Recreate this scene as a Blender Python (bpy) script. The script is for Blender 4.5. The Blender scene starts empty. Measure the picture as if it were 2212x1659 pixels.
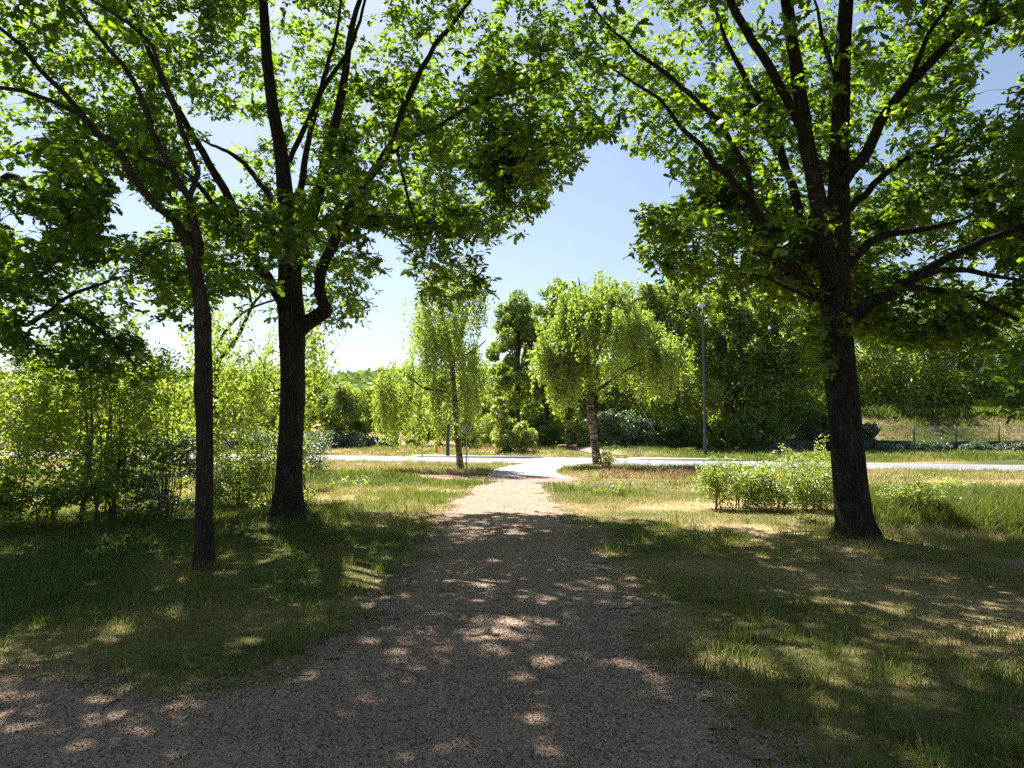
import bpy, math, random
import numpy as np
from mathutils import Vector, Matrix

# ------------------------------------------------------------------ camera, light
scene = bpy.context.scene
COL = scene.collection
R = math.radians
PITCH = R(3.8)
CAMZ = 1.6
cam_d = bpy.data.cameras.new('camera')
cam_d.sensor_width = 36.0
cam_d.lens = 720 / 1024 * 36
cam_d.clip_start = 0.05
cam_d.clip_end = 2000
cam = bpy.data.objects.new('camera', cam_d)
cam.location = (0, 0, CAMZ)
cam.rotation_euler = (R(90) + PITCH, 0, 0)
COL.objects.link(cam)
scene.camera = cam

SUN_EL, SUN_AZ = R(54), R(-26)            # azimuth from +Y, negative = to the left
world = bpy.data.worlds.new('World')
scene.world = world
world.use_nodes = True
wn = world.node_tree
bg = wn.nodes['Background']
sky = wn.nodes.new('ShaderNodeTexSky')
sky.sky_type = 'NISHITA'
sky.sun_disc = False
sky.sun_elevation = SUN_EL
sky.sun_rotation = SUN_AZ
sky.air_density = 1.0
sky.dust_density = 1.0
sky.ozone_density = 1.2
bg.inputs['Strength'].default_value = 0.05
hz = wn.nodes.new('ShaderNodeHueSaturation')
hz.inputs['Saturation'].default_value = 0.92
wn.links.new(sky.outputs[0], hz.inputs['Color'])
wn.links.new(hz.outputs[0], bg.inputs['Color'])
sun_d = bpy.data.lights.new('sun', 'SUN')
sun_d.energy = 5.0
sun_d.angle = R(0.53)
sun_d.color = (1.0, 0.955, 0.90)
sun = bpy.data.objects.new('sun', sun_d)
sv = Vector((math.sin(SUN_AZ) * math.cos(SUN_EL), math.cos(SUN_AZ) * math.cos(SUN_EL), math.sin(SUN_EL)))
sun.rotation_euler = sv.to_track_quat('Z', 'Y').to_euler()
sun.location = (-20, 30, 60)
COL.objects.link(sun)
vs = scene.view_settings
scene.display_settings.display_device = 'sRGB'
vs.view_transform = 'Standard'
vs.look = 'None'
vs.exposure = 1.65
vs.gamma = 1
vs.use_curve_mapping = False
cy = scene.cycles
cy.max_bounces = 6
cy.diffuse_bounces = 3
cy.glossy_bounces = 2
cy.transmission_bounces = 3
cy.transparent_max_bounces = 4
cy.caustics_reflective = False
cy.caustics_refractive = False
cy.use_adaptive_sampling = True
cy.adaptive_threshold = 0.02
cy.sample_clamp_indirect = 6
cy.use_denoising = False

# ------------------------------------------------------------------ photo -> world
FU = 720 * 2212 / 1024                    # focal length in the 2212 px wide view of the photo
cP, sP = math.cos(PITCH), math.sin(PITCH)

def at(u, v, D):
    """point at depth y = D seen at view pixel (u, v)"""
    x = (u - 1106) / FU
    z = (829.5 - v) / FU
    dy = cP - z * sP
    dz = sP + z * cP
    k = D / dy
    return np.array((x * k, D, CAMZ + dz * k))

def gnd(u, v):
    x = (u - 1106) / FU
    z = (829.5 - v) / FU
    dy = cP - z * sP
    dz = sP + z * cP
    k = -CAMZ / dz
    return np.array((x * k, dy * k))

def proj(p):
    p = np.asarray(p, float)
    d = p - np.array((0, 0, CAMZ))
    fy = d[..., 1] * cP + d[..., 2] * sP
    up = -d[..., 1] * sP + d[..., 2] * cP
    fy_ = np.where(fy < .3, .3, fy)
    return 1106 + FU * d[..., 0] / fy_, 829.5 - FU * up / fy_, fy

def inpoly(px, py, poly):
    poly = np.asarray(poly, float)
    inside = np.zeros(np.shape(px), bool)
    n = len(poly)
    for i in range(n):
        x0, y0 = poly[i]; x1, y1 = poly[(i + 1) % n]
        c = ((y0 > py) != (y1 > py)) & (px < (x1 - x0) * (py - y0) / (y1 - y0 + 1e-12) + x0)
        inside ^= c
    return inside

def polydist(px, py, poly):
    """signed distance, positive inside"""
    poly = np.asarray(poly, float)
    best = np.full(np.shape(px), 1e9)
    n = len(poly)
    for i in range(n):
        a = poly[i]; b = poly[(i + 1) % n]
        d = b - a
        t = np.clip(((px - a[0]) * d[0] + (py - a[1]) * d[1]) / (d @ d + 1e-12), 0, 1)
        q = np.hypot(px - a[0] - t * d[0], py - a[1] - t * d[1])
        best = np.minimum(best, q)
    return np.where(inpoly(px, py, poly), best, -best)

def _h(ix, iy, iz, s):
    n = (ix * 374761393 + iy * 668265263 + iz * 1274126177 + s * 974634777) & 0xffffffff
    n = ((n ^ (n >> 13)) * 1274126177) & 0xffffffff
    return ((n ^ (n >> 16)) & 0xffff) / 65535.0

def noise3(x, y, z, s=0):
    x, y, z = np.broadcast_arrays(np.asarray(x, float), np.asarray(y, float), np.asarray(z, float))
    ix = np.floor(x).astype(np.int64); iy = np.floor(y).astype(np.int64); iz = np.floor(z).astype(np.int64)
    fx, fy, fz = x - ix, y - iy, z - iz
    fx = fx * fx * (3 - 2 * fx); fy = fy * fy * (3 - 2 * fy); fz = fz * fz * (3 - 2 * fz)
    r = 0
    for a in (0, 1):
        for b in (0, 1):
            for c in (0, 1):
                w = (fx if a else 1 - fx) * (fy if b else 1 - fy) * (fz if c else 1 - fz)
                r = r + w * _h(ix + a, iy + b, iz + c, s)
    return r

def fbm(x, y, f, s=0, o=3):
    r = 0; a = .5; t = 0
    for i in range(o):
        r = r + a * noise3(x * f, y * f, 0.5, s + i); t += a; a *= .5; f *= 2.03
    return r / t

def sstep(a, b, x):
    t = np.clip((x - a) / (b - a), 0, 1)
    return t * t * (3 - 2 * t)

# ------------------------------------------------------------------ objects
def tag(o, label=None, cat=None, group=None, kind=None):
    if label: o['label'] = label
    if cat: o['category'] = cat
    if group: o['group'] = group
    if kind: o['kind'] = kind
    return o

def empty(name, loc, rz=0):
    o = bpy.data.objects.new(name, None)
    o.empty_display_size = .2
    o.location = [float(c) for c in loc]
    o.rotation_euler = (0, 0, rz)
    COL.objects.link(o)
    return o

def mesh_obj(name, verts, faces, mat, parent=None, smooth=False, attr=None, off=None):
    """faces: list of int arrays (n,k); verts in world coordinates (shifted by off / parent location)"""
    verts = np.asarray(verts, np.float32).reshape(-1, 3)
    if off is None and parent is not None:
        off = np.array(parent.location)
    if off is not None:
        verts = verts - np.asarray(off, np.float32)
    if not isinstance(faces, list): faces = [faces]
    faces = [np.asarray(f, np.int32) for f in faces if len(f)]
    me = bpy.data.meshes.new(name)
    nl = sum(f.size for f in faces); nf = sum(len(f) for f in faces)
    me.vertices.add(len(verts)); me.vertices.foreach_set('co', verts.ravel())
    me.loops.add(nl); me.loops.foreach_set('vertex_index', np.concatenate([f.ravel() for f in faces]))
    me.polygons.add(nf)
    ks = np.concatenate([np.full(len(f), f.shape[1], np.int32) for f in faces])
    me.polygons.foreach_set('loop_start', np.concatenate([[0], np.cumsum(ks)[:-1]]).astype(np.int32))
    if smooth: me.polygons.foreach_set('use_smooth', np.ones(nf, bool))
    me.update(calc_edges=True)
    if attr is not None:
        for k, v in attr.items():
            v = np.asarray(v, np.float32)
            a = me.attributes.new(k, 'FLOAT', 'POINT' if len(v) == len(verts) else 'FACE')
            a.data.foreach_set('value', v)
    me.materials.append(mat)
    o = bpy.data.objects.new(name, me)
    COL.objects.link(o)
    if parent is not None: o.parent = parent
    return o

class MB:
    def __init__(s): s.v = []; s.f = {}; s.n = 0; s.a = []
    def add(s, v, faces, a=None):
        v = np.asarray(v, float).reshape(-1, 3)
        s.v.append(v)
        if not isinstance(faces, list): faces = [faces]
        for f in faces:
            f = np.asarray(f, np.int64)
            if len(f): s.f.setdefault(f.shape[1], []).append(f + s.n)
        s.a.append(np.full(len(v), a if a is not None else 0.5) if np.ndim(a) == 0 else a)
        s.n += len(v)
    def box(s, c, d, rot=None):
        c = np.array(c, float); d = np.array(d, float) / 2
        v = np.array([(x, y, z) for x in (-1, 1) for y in (-1, 1) for z in (-1, 1)], float) * d
        if rot is not None: v = v @ np.array(rot).T
        s.add(v + c, [[(0, 1, 3, 2), (4, 6, 7, 5), (0, 4, 5, 1), (2, 3, 7, 6), (0, 2, 6, 4), (1, 5, 7, 3)]])
    def tube(s, pts, rad, n=8, cap=True, bump=0, seed=0, flare=None):
        pts = np.asarray(pts, float); m = len(pts)
        rad = np.broadcast_to(np.asarray(rad, float), (m,))
        t = np.gradient(pts, axis=0)
        t /= np.linalg.norm(t, axis=1)[:, None] + 1e-9
        ref = np.array((0.0, 0, 1)) if abs(t[:, 2]).mean() < .8 else np.array((1.0, 0, 0))
        u = np.cross(t, ref); u /= np.linalg.norm(u, axis=1)[:, None] + 1e-9
        w = np.cross(t, u)
        th = np.arange(n) / n * 2 * np.pi
        rr = rad[:, None] * np.ones(n)
        if bump:
            rr = rr * (1 + bump * (noise3(np.cos(th)[None] * 1.7 + 9, np.sin(th)[None] * 1.7 + 9, np.linalg.norm(pts - pts[0], axis=1)[:, None] * 1.3, seed) - .5) * 2)
        if flare is not None:
            rr = rr * (1 + flare[:, None] * (.5 + .8 * noise3(np.cos(th)[None] * 2.5 + 5, np.sin(th)[None] * 2.5 + 5, 0, seed + 7)))
        v = pts[:, None] + rr[..., None] * (np.cos(th)[None, :, None] * u[:, None] + np.sin(th)[None, :, None] * w[:, None])
        i = np.arange(m - 1)[:, None] * n; j = np.arange(n)[None]; k = (j + 1) % n
        q = np.stack([i + j, i + k, i + n + k, i + n + j], -1).reshape(-1, 4)
        s.add(v.reshape(-1, 3), [q])
        if cap and n > 3:
            s.add(v[-1], [np.array([[0, a, a + 1] for a in range(1, n - 1)])])
            s.add(v[0], [np.array([[0, a + 1, a] for a in range(1, n - 1)])])
    def build(s, name, mat, parent=None, smooth=False, off=None):
        v = np.concatenate(s.v)
        return mesh_obj(name, v, [np.concatenate(x) for x in s.f.values()], mat, parent, smooth, {'rnd': np.concatenate(s.a)}, off)

# ------------------------------------------------------------------ materials
def new_mat(name):
    m = bpy.data.materials.new(name); m.use_nodes = True
    nt = m.node_tree; nt.nodes.clear()
    out = nt.nodes.new('ShaderNodeOutputMaterial')
    return m, nt, out

def N(nt, typ, **kw):
    n = nt.nodes.new(typ)
    for k, v in kw.items():
        if k in n.inputs.keys(): n.inputs[k].default_value = v
        else: setattr(n, k, v)
    return n

def ramp(nt, fac, stops):
    r = nt.nodes.new('ShaderNodeValToRGB')
    e = r.color_ramp.elements
    while len(e) < len(stops): e.new(.5)
    for x, (p, c) in zip(e, stops):
        x.position = p; x.color = (*c, 1)
    nt.links.new(fac, r.inputs['Fac'])
    return r.outputs['Color']

def leaf_mat(name, cols, tcols, trans=.5, gloss=.08, rough=.45):
    m, nt, out = new_mat(name)
    at_ = N(nt, 'ShaderNodeAttribute', attribute_name='rnd')
    c = ramp(nt, at_.outputs['Fac'], [(i / (len(cols) - 1), x) for i, x in enumerate(cols)])
    t = ramp(nt, at_.outputs['Fac'], [(i / (len(tcols) - 1), x) for i, x in enumerate(tcols)])
    d = N(nt, 'ShaderNodeBsdfDiffuse'); nt.links.new(c, d.inputs['Color'])
    tr = N(nt, 'ShaderNodeBsdfTranslucent'); nt.links.new(t, tr.inputs['Color'])
    g = N(nt, 'ShaderNodeBsdfGlossy', Roughness=rough); g.inputs['Color'].default_value = (.8, .85, .8, 1)
    a = N(nt, 'ShaderNodeMixShader', Fac=trans); b = N(nt, 'ShaderNodeMixShader', Fac=gloss)
    nt.links.new(d.outputs[0], a.inputs[1]); nt.links.new(tr.outputs[0], a.inputs[2])
    nt.links.new(a.outputs[0], b.inputs[1]); nt.links.new(g.outputs[0], b.inputs[2])
    nt.links.new(b.outputs[0], out.inputs[0])
    return m

def noise_mat(name, layers, rough=.9, bump=None, spec=.2):
    """layers: colour stops over a noise; bump=(scale, strength, distance)"""
    m, nt, out = new_mat(name)
    tc = N(nt, 'ShaderNodeTexCoord')
    mp = N(nt, 'ShaderNodeMapping'); nt.links.new(tc.outputs['Object'], mp.inputs[0])
    mp.inputs['Scale'].default_value = layers.get('stretch', (1, 1, 1))
    n1 = N(nt, 'ShaderNodeTexNoise', Scale=layers['scale'], Detail=layers.get('detail', 8.0), Roughness=.62)
    nt.links.new(mp.outputs[0], n1.inputs['Vector'])
    c = ramp(nt, n1.outputs['Fac'], layers['stops'])
    if 'big' in layers:
        n2 = N(nt, 'ShaderNodeTexNoise', Scale=layers['big'][0], Detail=4.0)
        nt.links.new(mp.outputs[0], n2.inputs['Vector'])
        f = ramp(nt, n2.outputs['Fac'], [(.38, (0, 0, 0)), (.62, (1, 1, 1))])
        mx = N(nt, 'ShaderNodeMixRGB', blend_type='MIX'); nt.links.new(f, mx.inputs['Fac'])
        nt.links.new(c, mx.inputs[1]); mx.inputs[2].default_value = (*layers['big'][1], 1)
        mx2 = N(nt, 'ShaderNodeMixRGB', blend_type='MIX', Fac=layers['big'][2])
        nt.links.new(c, mx2.inputs[1]); nt.links.new(mx.outputs[0], mx2.inputs[2]); c = mx2.outputs[0]
    p = N(nt, 'ShaderNodeBsdfPrincipled', Roughness=rough)
    p.inputs['Specular IOR Level'].default_value = spec
    nt.links.new(c, p.inputs['Base Color'])
    if bump:
        n3 = N(nt, 'ShaderNodeTexNoise', Scale=bump[0], Detail=6.0, Roughness=.7)
        nt.links.new(mp.outputs[0], n3.inputs['Vector'])
        b = N(nt, 'ShaderNodeBump', Strength=bump[1], Distance=bump[2])
        nt.links.new(n3.outputs['Fac'], b.inputs['Height']); nt.links.new(b.outputs[0], p.inputs['Normal'])
    nt.links.new(p.outputs[0], out.inputs[0])
    return m

def plain(name, col, rough=.5, metal=0):
    return noise_mat(name, dict(scale=14, stops=[(.3, tuple(c * .8 for c in col)), (.7, tuple(min(1, c * 1.1) for c in col))]), rough, spec=.4) if not metal else metal_mat(name, col, rough)

def metal_mat(name, col, rough):
    m = noise_mat(name, dict(scale=9, stops=[(.3, tuple(c * .85 for c in col)), (.7, col)]), rough)
    for n in m.node_tree.nodes:
        if n.type == 'BSDF_PRINCIPLED': n.inputs['Metallic'].default_value = .6
    return m

def bark_mat(name, dark, light, sx=14, dist=.02, patch=None):
    m, nt, out = new_mat(name)
    tc = N(nt, 'ShaderNodeTexCoord')
    mp = N(nt, 'ShaderNodeMapping'); mp.inputs['Scale'].default_value = (sx, sx, sx * .13)
    nt.links.new(tc.outputs['Object'], mp.inputs[0])
    n0 = N(nt, 'ShaderNodeTexNoise', Scale=.9, Detail=5.0, Roughness=.6); nt.links.new(mp.outputs[0], n0.inputs['Vector'])
    mixv = N(nt, 'ShaderNodeMixRGB', blend_type='ADD', Fac=1.0)
    nt.links.new(mp.outputs[0], mixv.inputs[1]); nt.links.new(n0.outputs['Color'], mixv.inputs[2])
    rd = N(nt, 'ShaderNodeTexNoise', Scale=2.2, Detail=6.0, Roughness=.65, Distortion=.8)
    nt.links.new(mixv.outputs[0], rd.inputs['Vector'])
    a = N(nt, 'ShaderNodeMath', operation='SUBTRACT'); nt.links.new(rd.outputs['Fac'], a.inputs[0]); a.inputs[1].default_value = .5
    b_ = N(nt, 'ShaderNodeMath', operation='ABSOLUTE'); nt.links.new(a.outputs[0], b_.inputs[0])
    c_ = N(nt, 'ShaderNodeMath', operation='MULTIPLY'); nt.links.new(b_.outputs[0], c_.inputs[0]); c_.inputs[1].default_value = 5.0
    c2 = N(nt, 'ShaderNodeMath', operation='MINIMUM'); nt.links.new(c_.outputs[0], c2.inputs[0]); c2.inputs[1].default_value = 1.0
    fine = N(nt, 'ShaderNodeTexNoise', Scale=60.0, Detail=5.0, Roughness=.7); nt.links.new(tc.outputs['Object'], fine.inputs['Vector'])
    ad = N(nt, 'ShaderNodeMath', operation='MULTIPLY_ADD'); nt.links.new(fine.outputs['Fac'], ad.inputs[0]); ad.inputs[1].default_value = .35
    nt.links.new(c2.outputs[0], ad.inputs[2])
    c = ramp(nt, ad.outputs[0], [(.15, dark), (.6, tuple((x + y) / 2 for x, y in zip(dark, light))), (1.1 if False else 1.0, light)])
    if patch:
        n2 = N(nt, 'ShaderNodeTexNoise', Scale=patch[0], Detail=8.0, Roughness=.75); nt.links.new(tc.outputs['Object'], n2.inputs['Vector'])
        f = ramp(nt, n2.outputs['Fac'], [(patch[1], (0, 0, 0)), (patch[1] + .14, (.55, .55, .55))])
        mx = N(nt, 'ShaderNodeMixRGB'); nt.links.new(f, mx.inputs['Fac']); nt.links.new(c, mx.inputs[1])
        mx.inputs[2].default_value = (*patch[2], 1); c = mx.outputs[0]
    p = N(nt, 'ShaderNodeBsdfPrincipled', Roughness=.95); p.inputs['Specular IOR Level'].default_value = .1
    nt.links.new(c, p.inputs['Base Color'])
    b = N(nt, 'ShaderNodeBump', Strength=1.0, Distance=dist); nt.links.new(ad.outputs[0], b.inputs['Height'])
    nt.links.new(b.outputs[0], p.inputs['Normal']); nt.links.new(p.outputs[0], out.inputs[0])
    return m

M = {}
M['oak_leaf'] = leaf_mat('oak_leaf', [(.018, .048, .006), (.04, .09, .012), (.085, .13, .02)],
                         [(.05, .14, .006), (.26, .44, .015), (.62, .74, .04)], .52, .05)
M['hazel_leaf'] = leaf_mat('hazel_leaf', [(.045, .09, .015), (.085, .15, .025), (.12, .19, .035)],
                           [(.30, .48, .02), (.52, .68, .04), (.72, .80, .07)], .55, .08)
M['birch_leaf'] = leaf_mat('birch_leaf', [(.06, .11, .015), (.17, .23, .03), (.30, .34, .06)],
                           [(.20, .36, .02), (.48, .66, .05), (.74, .84, .12)], .5, .08)
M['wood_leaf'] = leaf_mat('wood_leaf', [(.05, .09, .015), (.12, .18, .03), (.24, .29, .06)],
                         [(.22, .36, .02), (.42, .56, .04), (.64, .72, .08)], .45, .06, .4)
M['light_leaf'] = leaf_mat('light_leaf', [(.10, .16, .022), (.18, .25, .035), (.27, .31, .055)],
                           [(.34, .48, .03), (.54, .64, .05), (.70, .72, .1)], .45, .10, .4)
M['bramble_leaf'] = leaf_mat('bramble_leaf', [(.07, .12, .06), (.12, .17, .09), (.20, .24, .15)],
                             [(.14, .22, .06), (.2, .3, .08), (.3, .4, .12)], .3, .12)
M['grass_blade'] = leaf_mat('grass_blade', [(.065, .085, .018), (.13, .15, .032), (.27, .235, .085), (.50, .39, .21)],
                            [(.18, .26, .025), (.32, .40, .04), (.42, .38, .12), (.48, .38, .2)], .35, .04)
M['sorrel'] = leaf_mat('sorrel', [(.28, .14, .07), (.38, .26, .14)], [(.36, .2, .1), (.46, .32, .18)], .3, .03)
M['oak_bark'] = bark_mat('oak_bark', (.018, .014, .011), (.15, .122, .095), 12, .03, (3.5, .52, (.10, .11, .075)))
M['slim_bark'] = bark_mat('slim_bark', (.024, .019, .015), (.17, .135, .105), 15, .022, (5.0, .56, (.10, .10, .08)))
M['birch_bark'] = noise_mat('birch_bark', dict(scale=3.2, stretch=(1, 1, 3.5), stops=[(.42, (.035, .028, .022)), (.52, (.20, .155, .12)), (.68, (.46, .40, .34))]), .8)
M['twig'] = noise_mat('twig', dict(scale=8, stops=[(.3, (.035, .028, .02)), (.7, (.09, .07, .05))]), .9)
M['stem'] = noise_mat('stem', dict(scale=8, stops=[(.3, (.08, .06, .04)), (.7, (.17, .13, .09))]), .9)
M['asphalt'] = noise_mat('asphalt', dict(scale=60, stops=[(.3, (.17, .17, .18)), (.7, (.26, .26, .27))], big=(.5, (.14, .14, .15), .6)), .8, (120, .3, .01))
M['pavers'] = noise_mat('pavers', dict(scale=30, stops=[(.3, (.30, .285, .27)), (.7, (.42, .40, .38))], big=(.7, (.30, .28, .26), .6)), .85, (60, .3, .01))
M['concrete'] = noise_mat('concrete', dict(scale=20, stops=[(.3, (.30, .29, .27)), (.7, (.42, .41, .38))], big=(.6, (.26, .25, .23), .6)), .85)
M['red_asphalt'] = noise_mat('red_asphalt', dict(scale=70, stops=[(.3, (.22, .12, .10)), (.7, (.36, .21, .17))]), .85, (120, .3, .01))
M['paint'] = noise_mat('paint', dict(scale=30, stops=[(.35, (.45, .45, .45)), (.5, (.8, .8, .78))]), .7)
M['wall'] = noise_mat('wall', dict(scale=4, stretch=(1, 1, 3), stops=[(.3, (.05, .04, .035)), (.55, (.13, .11, .10)), (.75, (.28, .26, .24))]), .95, (30, .6, .03))
M['galv'] = plain('galv', (.30, .32, .31), .5)
M['sign_back'] = plain('sign_back', (.62, .63, .60), .55)
M['blue_rim'] = plain('blue_rim', (.03, .09, .22), .5)
M['pole'] = plain('pole', (.055, .075, .08), .5)
M['lamp_grey'] = plain('lamp_grey', (.55, .56, .55), .5)
M['yellow'] = plain('yellow', (.72, .30, .02), .6)
M['fence_green'] = plain('fence_green', (.02, .035, .03), .5)
M['black_cloth'] = plain('black_cloth', (.018, .017, .022), .9)
M['navy'] = plain('navy', (.01, .012, .03), .6)
M['skin'] = plain('skin', (.45, .26, .19), .6)
M['rubber'] = plain('rubber', (.02, .02, .02), .8)
M['far_leaf'] = leaf_mat('far_leaf', [(.07, .13, .03), (.11, .18, .04), (.15, .22, .06)], [(.2, .32, .05), (.3, .42, .08), (.4, .5, .1)], .3, .02)

# ------------------------------------------------------------------ terrain
NRM = np.array((.349, .937))              # across the road; along the road is (.937, -.349)
ALO = np.array((.937, -.349))
R_NEAR, R_FAR = 33.9, 40.8
C_NEAR, C_FAR = 21.7, 24.2

def nn(x, y): return NRM[0] * x + NRM[1] * y

def height(x, y):
    x = np.asarray(x, float); y = np.asarray(y, float)
    n = nn(x, y)
    near = 1 - sstep(15, 20, n)
    h = (fbm(x, y, .35, 3, 2) - .5) * .09 * near
    h = h + .20 * np.exp(-((x + 3.8) ** 2 + (y - 12.3) ** 2) / 1.1)
    h = h + .10 * np.exp(-((x - 5.0) ** 2 + (y - 10.5) ** 2) / 1.2)
    h = h + .19 * np.exp(-((n - 20.6) / .8) ** 2) * (sstep(1.2, 2.2, x) * (1 - sstep(9, 10.5, x)) + sstep(-2.2, -3.4, x) * (1 - sstep(-13, -17, x)))
    h = h - .42 * np.exp(-(((x - 9.0) / 2.6) ** 2 + ((y - 12.3) / 1.0) ** 2))       # little ditch at the right
    h = h + .10 * sstep(42.8, 45, n) + (.35 + .25 * (fbm(x, y, .15, 5, 2) - .5)) * sstep(44, 49, n) * (1 - .7 * sstep(8, 14, x)) * (1 - sstep(54, 60, n) * (x < 4))
    # mound behind the wall
    m = sstep(50.4, 51, y) * sstep(16, 18, x)
    h = h + m * .55
    mm = sstep(51.5, 57.5, y) * sstep(20, 27, x + (fbm(x, y, .3, 9, 2) - .5) * 3)
    h = h + mm * (2.0 + .5 * (fbm(x, y, .35, 12, 3) - .5))
    h = h + 11 * sstep(110, 190, y) * sstep(-20, 40, 40 - x * .2)
    return h

path_px = [(1078, 1041), (1020, 1050), (990, 1075), (958, 1108), (915, 1180), (870, 1262), (800, 1360), (700, 1450), (570, 1500),
           (430, 1530), (250, 1500), (100, 1462), (-100, 1445), (-700, 1440)]
pr_px = [(1980, 1790), (1660, 1680), (1550, 1560), (1462, 1450), (1385, 1330), (1318, 1230), (1262, 1150), (1222, 1100), (1186, 1055), (1168, 1040)]
PATH = [gnd(*p) for p in path_px] + [np.array((-7.0, 1.2)), np.array((1.7, 1.2))] + [gnd(*p) for p in pr_px]
PATH = np.array(PATH)

def pathd(x, y): return polydist(x, y, PATH)

# dry / green mix of the turf, used by ground and blades alike
def dryness(x, y):
    n = nn(x, y)
    d = fbm(x, y, .45, 21, 3)
    d = .5 + (d - .5) * 2.2
    d = d + .20 * sstep(14, 16, y) * (1 - sstep(18, 19.5, n))           # sunburnt turf either side of the path mouth
    d = d - .55 * sstep(17.8, 19.3, n) * (1 - sstep(20.5, 21.7, n)) * sstep(1, -1, x)     # lush strip left
    d = d + .22 * sstep(24, 25, n) * (1 - sstep(33, 34, n))
    d = d - .25 * (x < -4.3) * (y < 13) + .22 * (x > .5) * sstep(13, 11, y) * sstep(8, 6, x) - .05 * (y < 8)
    d = d - .5 * sstep(6.3, 7.5, x) * sstep(11, 12, y) * (1 - sstep(19, 21, n))
    d = d + .3 * sstep(44, 46, n) * sstep(4, 0, x) - .25 * sstep(41, 42, n) * sstep(4, 8, x)
    d = d + .25 * sstep(20, 23, x) * sstep(52, 54, y)
    return np.clip(d, 0, 1)

def ground_mat(name, path=False):
    m, nt, out = new_mat(name)
    tc = N(nt, 'ShaderNodeTexCoord')
    dry = N(nt, 'ShaderNodeAttribute', attribute_name='dry')
    soil = N(nt, 'ShaderNodeAttribute', attribute_name='soil')
    n1 = N(nt, 'ShaderNodeTexNoise', Scale=9.0, Detail=9.0, Roughness=.7)
    n2 = N(nt, 'ShaderNodeTexNoise', Scale=70.0, Detail=4.0, Roughness=.7)
    vo = N(nt, 'ShaderNodeTexVoronoi', Scale=85.0)
    for q in (n1, n2, vo): nt.links.new(tc.outputs['Object'], q.inputs['Vector'])
    a = N(nt, 'ShaderNodeMath', operation='MULTIPLY_ADD'); nt.links.new(n1.outputs['Fac'], a.inputs[0]); a.inputs[1].default_value = 1.4
    a2 = N(nt, 'ShaderNodeMath', operation='ADD'); nt.links.new(dry.outputs['Fac'], a2.inputs[0]); a2.inputs[1].default_value = -.7
    nt.links.new(a2.outputs[0], a.inputs[2])
    turf = ramp(nt, a.outputs[0], [(.1, (.055, .065, .018)), (.4, (.12, .115, .04)), (.65, (.24, .185, .08)), (.95, (.42, .32, .17))])
    chips = ramp(nt, n2.outputs['Fac'], [(.28, (.05, .031, .02)), (.43, (.185, .125, .085)), (.55, (.335, .24, .175)), (.72, (.53, .41, .32))])
    # scattered chip-sized cells of their own tone
    vc = N(nt, 'ShaderNodeMixRGB', blend_type='OVERLAY', Fac=.35)
    sat = N(nt, 'ShaderNodeHueSaturation', Saturation=0.0); nt.links.new(vo.outputs['Color'], sat.inputs['Color'])
    nt.links.new(chips, vc.inputs[1]); nt.links.new(sat.outputs[0], vc.inputs[2])
    b = N(nt, 'ShaderNodeMath', operation='MULTIPLY_ADD'); nt.links.new(n1.outputs['Fac'], b.inputs[0]); b.inputs[1].default_value = .8
    nt.links.new(soil.outputs['Fac'], b.inputs[2])
    f = ramp(nt, b.outputs[0], [(.75, (0, 0, 0)), (.95, (1, 1, 1))])
    mx = N(nt, 'ShaderNodeMixRGB'); nt.links.new(f, mx.inputs['Fac']); nt.links.new(turf, mx.inputs[1]); nt.links.new(vc.outputs[0], mx.inputs[2])
    c = mx.outputs[0]
    p = N(nt, 'ShaderNodeBsdfPrincipled', Roughness=.95); p.inputs['Specular IOR Level'].default_value = .1
    nt.links.new(c, p.inputs['Base Color'])
    ad = N(nt, 'ShaderNodeMath', operation='MULTIPLY_ADD'); nt.links.new(vo.outputs['Distance'], ad.inputs[0]); ad.inputs[1].default_value = .5
    nt.links.new(n2.outputs['Fac'], ad.inputs[2])
    bp = N(nt, 'ShaderNodeBump', Strength=.8, Distance=.012); nt.links.new(ad.outputs[0], bp.inputs['Height'])
    nt.links.new(bp.outputs[0], p.inputs['Normal']); nt.links.new(p.outputs[0], out.inputs[0])
    return m
M['ground'] = ground_mat('ground')

def grid(xs, ys):
    X, Y = np.meshgrid(xs, ys)
    nx = len(xs)
    i = np.arange((len(ys) - 1))[:, None] * nx + np.arange(nx - 1)[None]
    f = np.stack([i, i + 1, i + nx + 1, i + nx], -1).reshape(-1, 4)
    return X.ravel(), Y.ravel(), f

def soilness(x, y):
    d = pathd(x, y)
    far = sstep(17, 12, y)
    s = .40 * sstep(-.9, 0, d)
    s = s + .16 * far                          # worn and littered under the trees
    s = s + .2 * np.exp(-((x + 3.8) ** 2 + (y - 12.2) ** 2) / .6) + .2 * np.exp(-((x - 5) ** 2 + (y - 10.4) ** 2) / .7)
    return s

xs = np.concatenate([-np.geomspace(500, 16, 50), np.arange(-15.8, 16, .22), np.geomspace(16.2, 500, 50)])
ys = np.concatenate([np.linspace(-60, 0, 12)[:-1], np.arange(0, 26, .22), np.arange(26, 70, .7), np.geomspace(70.5, 900, 50)])
X, Y, F = grid(xs, ys)
Z = height(X, Y)
g = mesh_obj('ground', np.stack([X, Y, Z], -1), F, M['ground'], smooth=True, attr={'dry': dryness(X, Y), 'soil': soilness(X, Y)})
tag(g, kind='structure')

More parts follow.
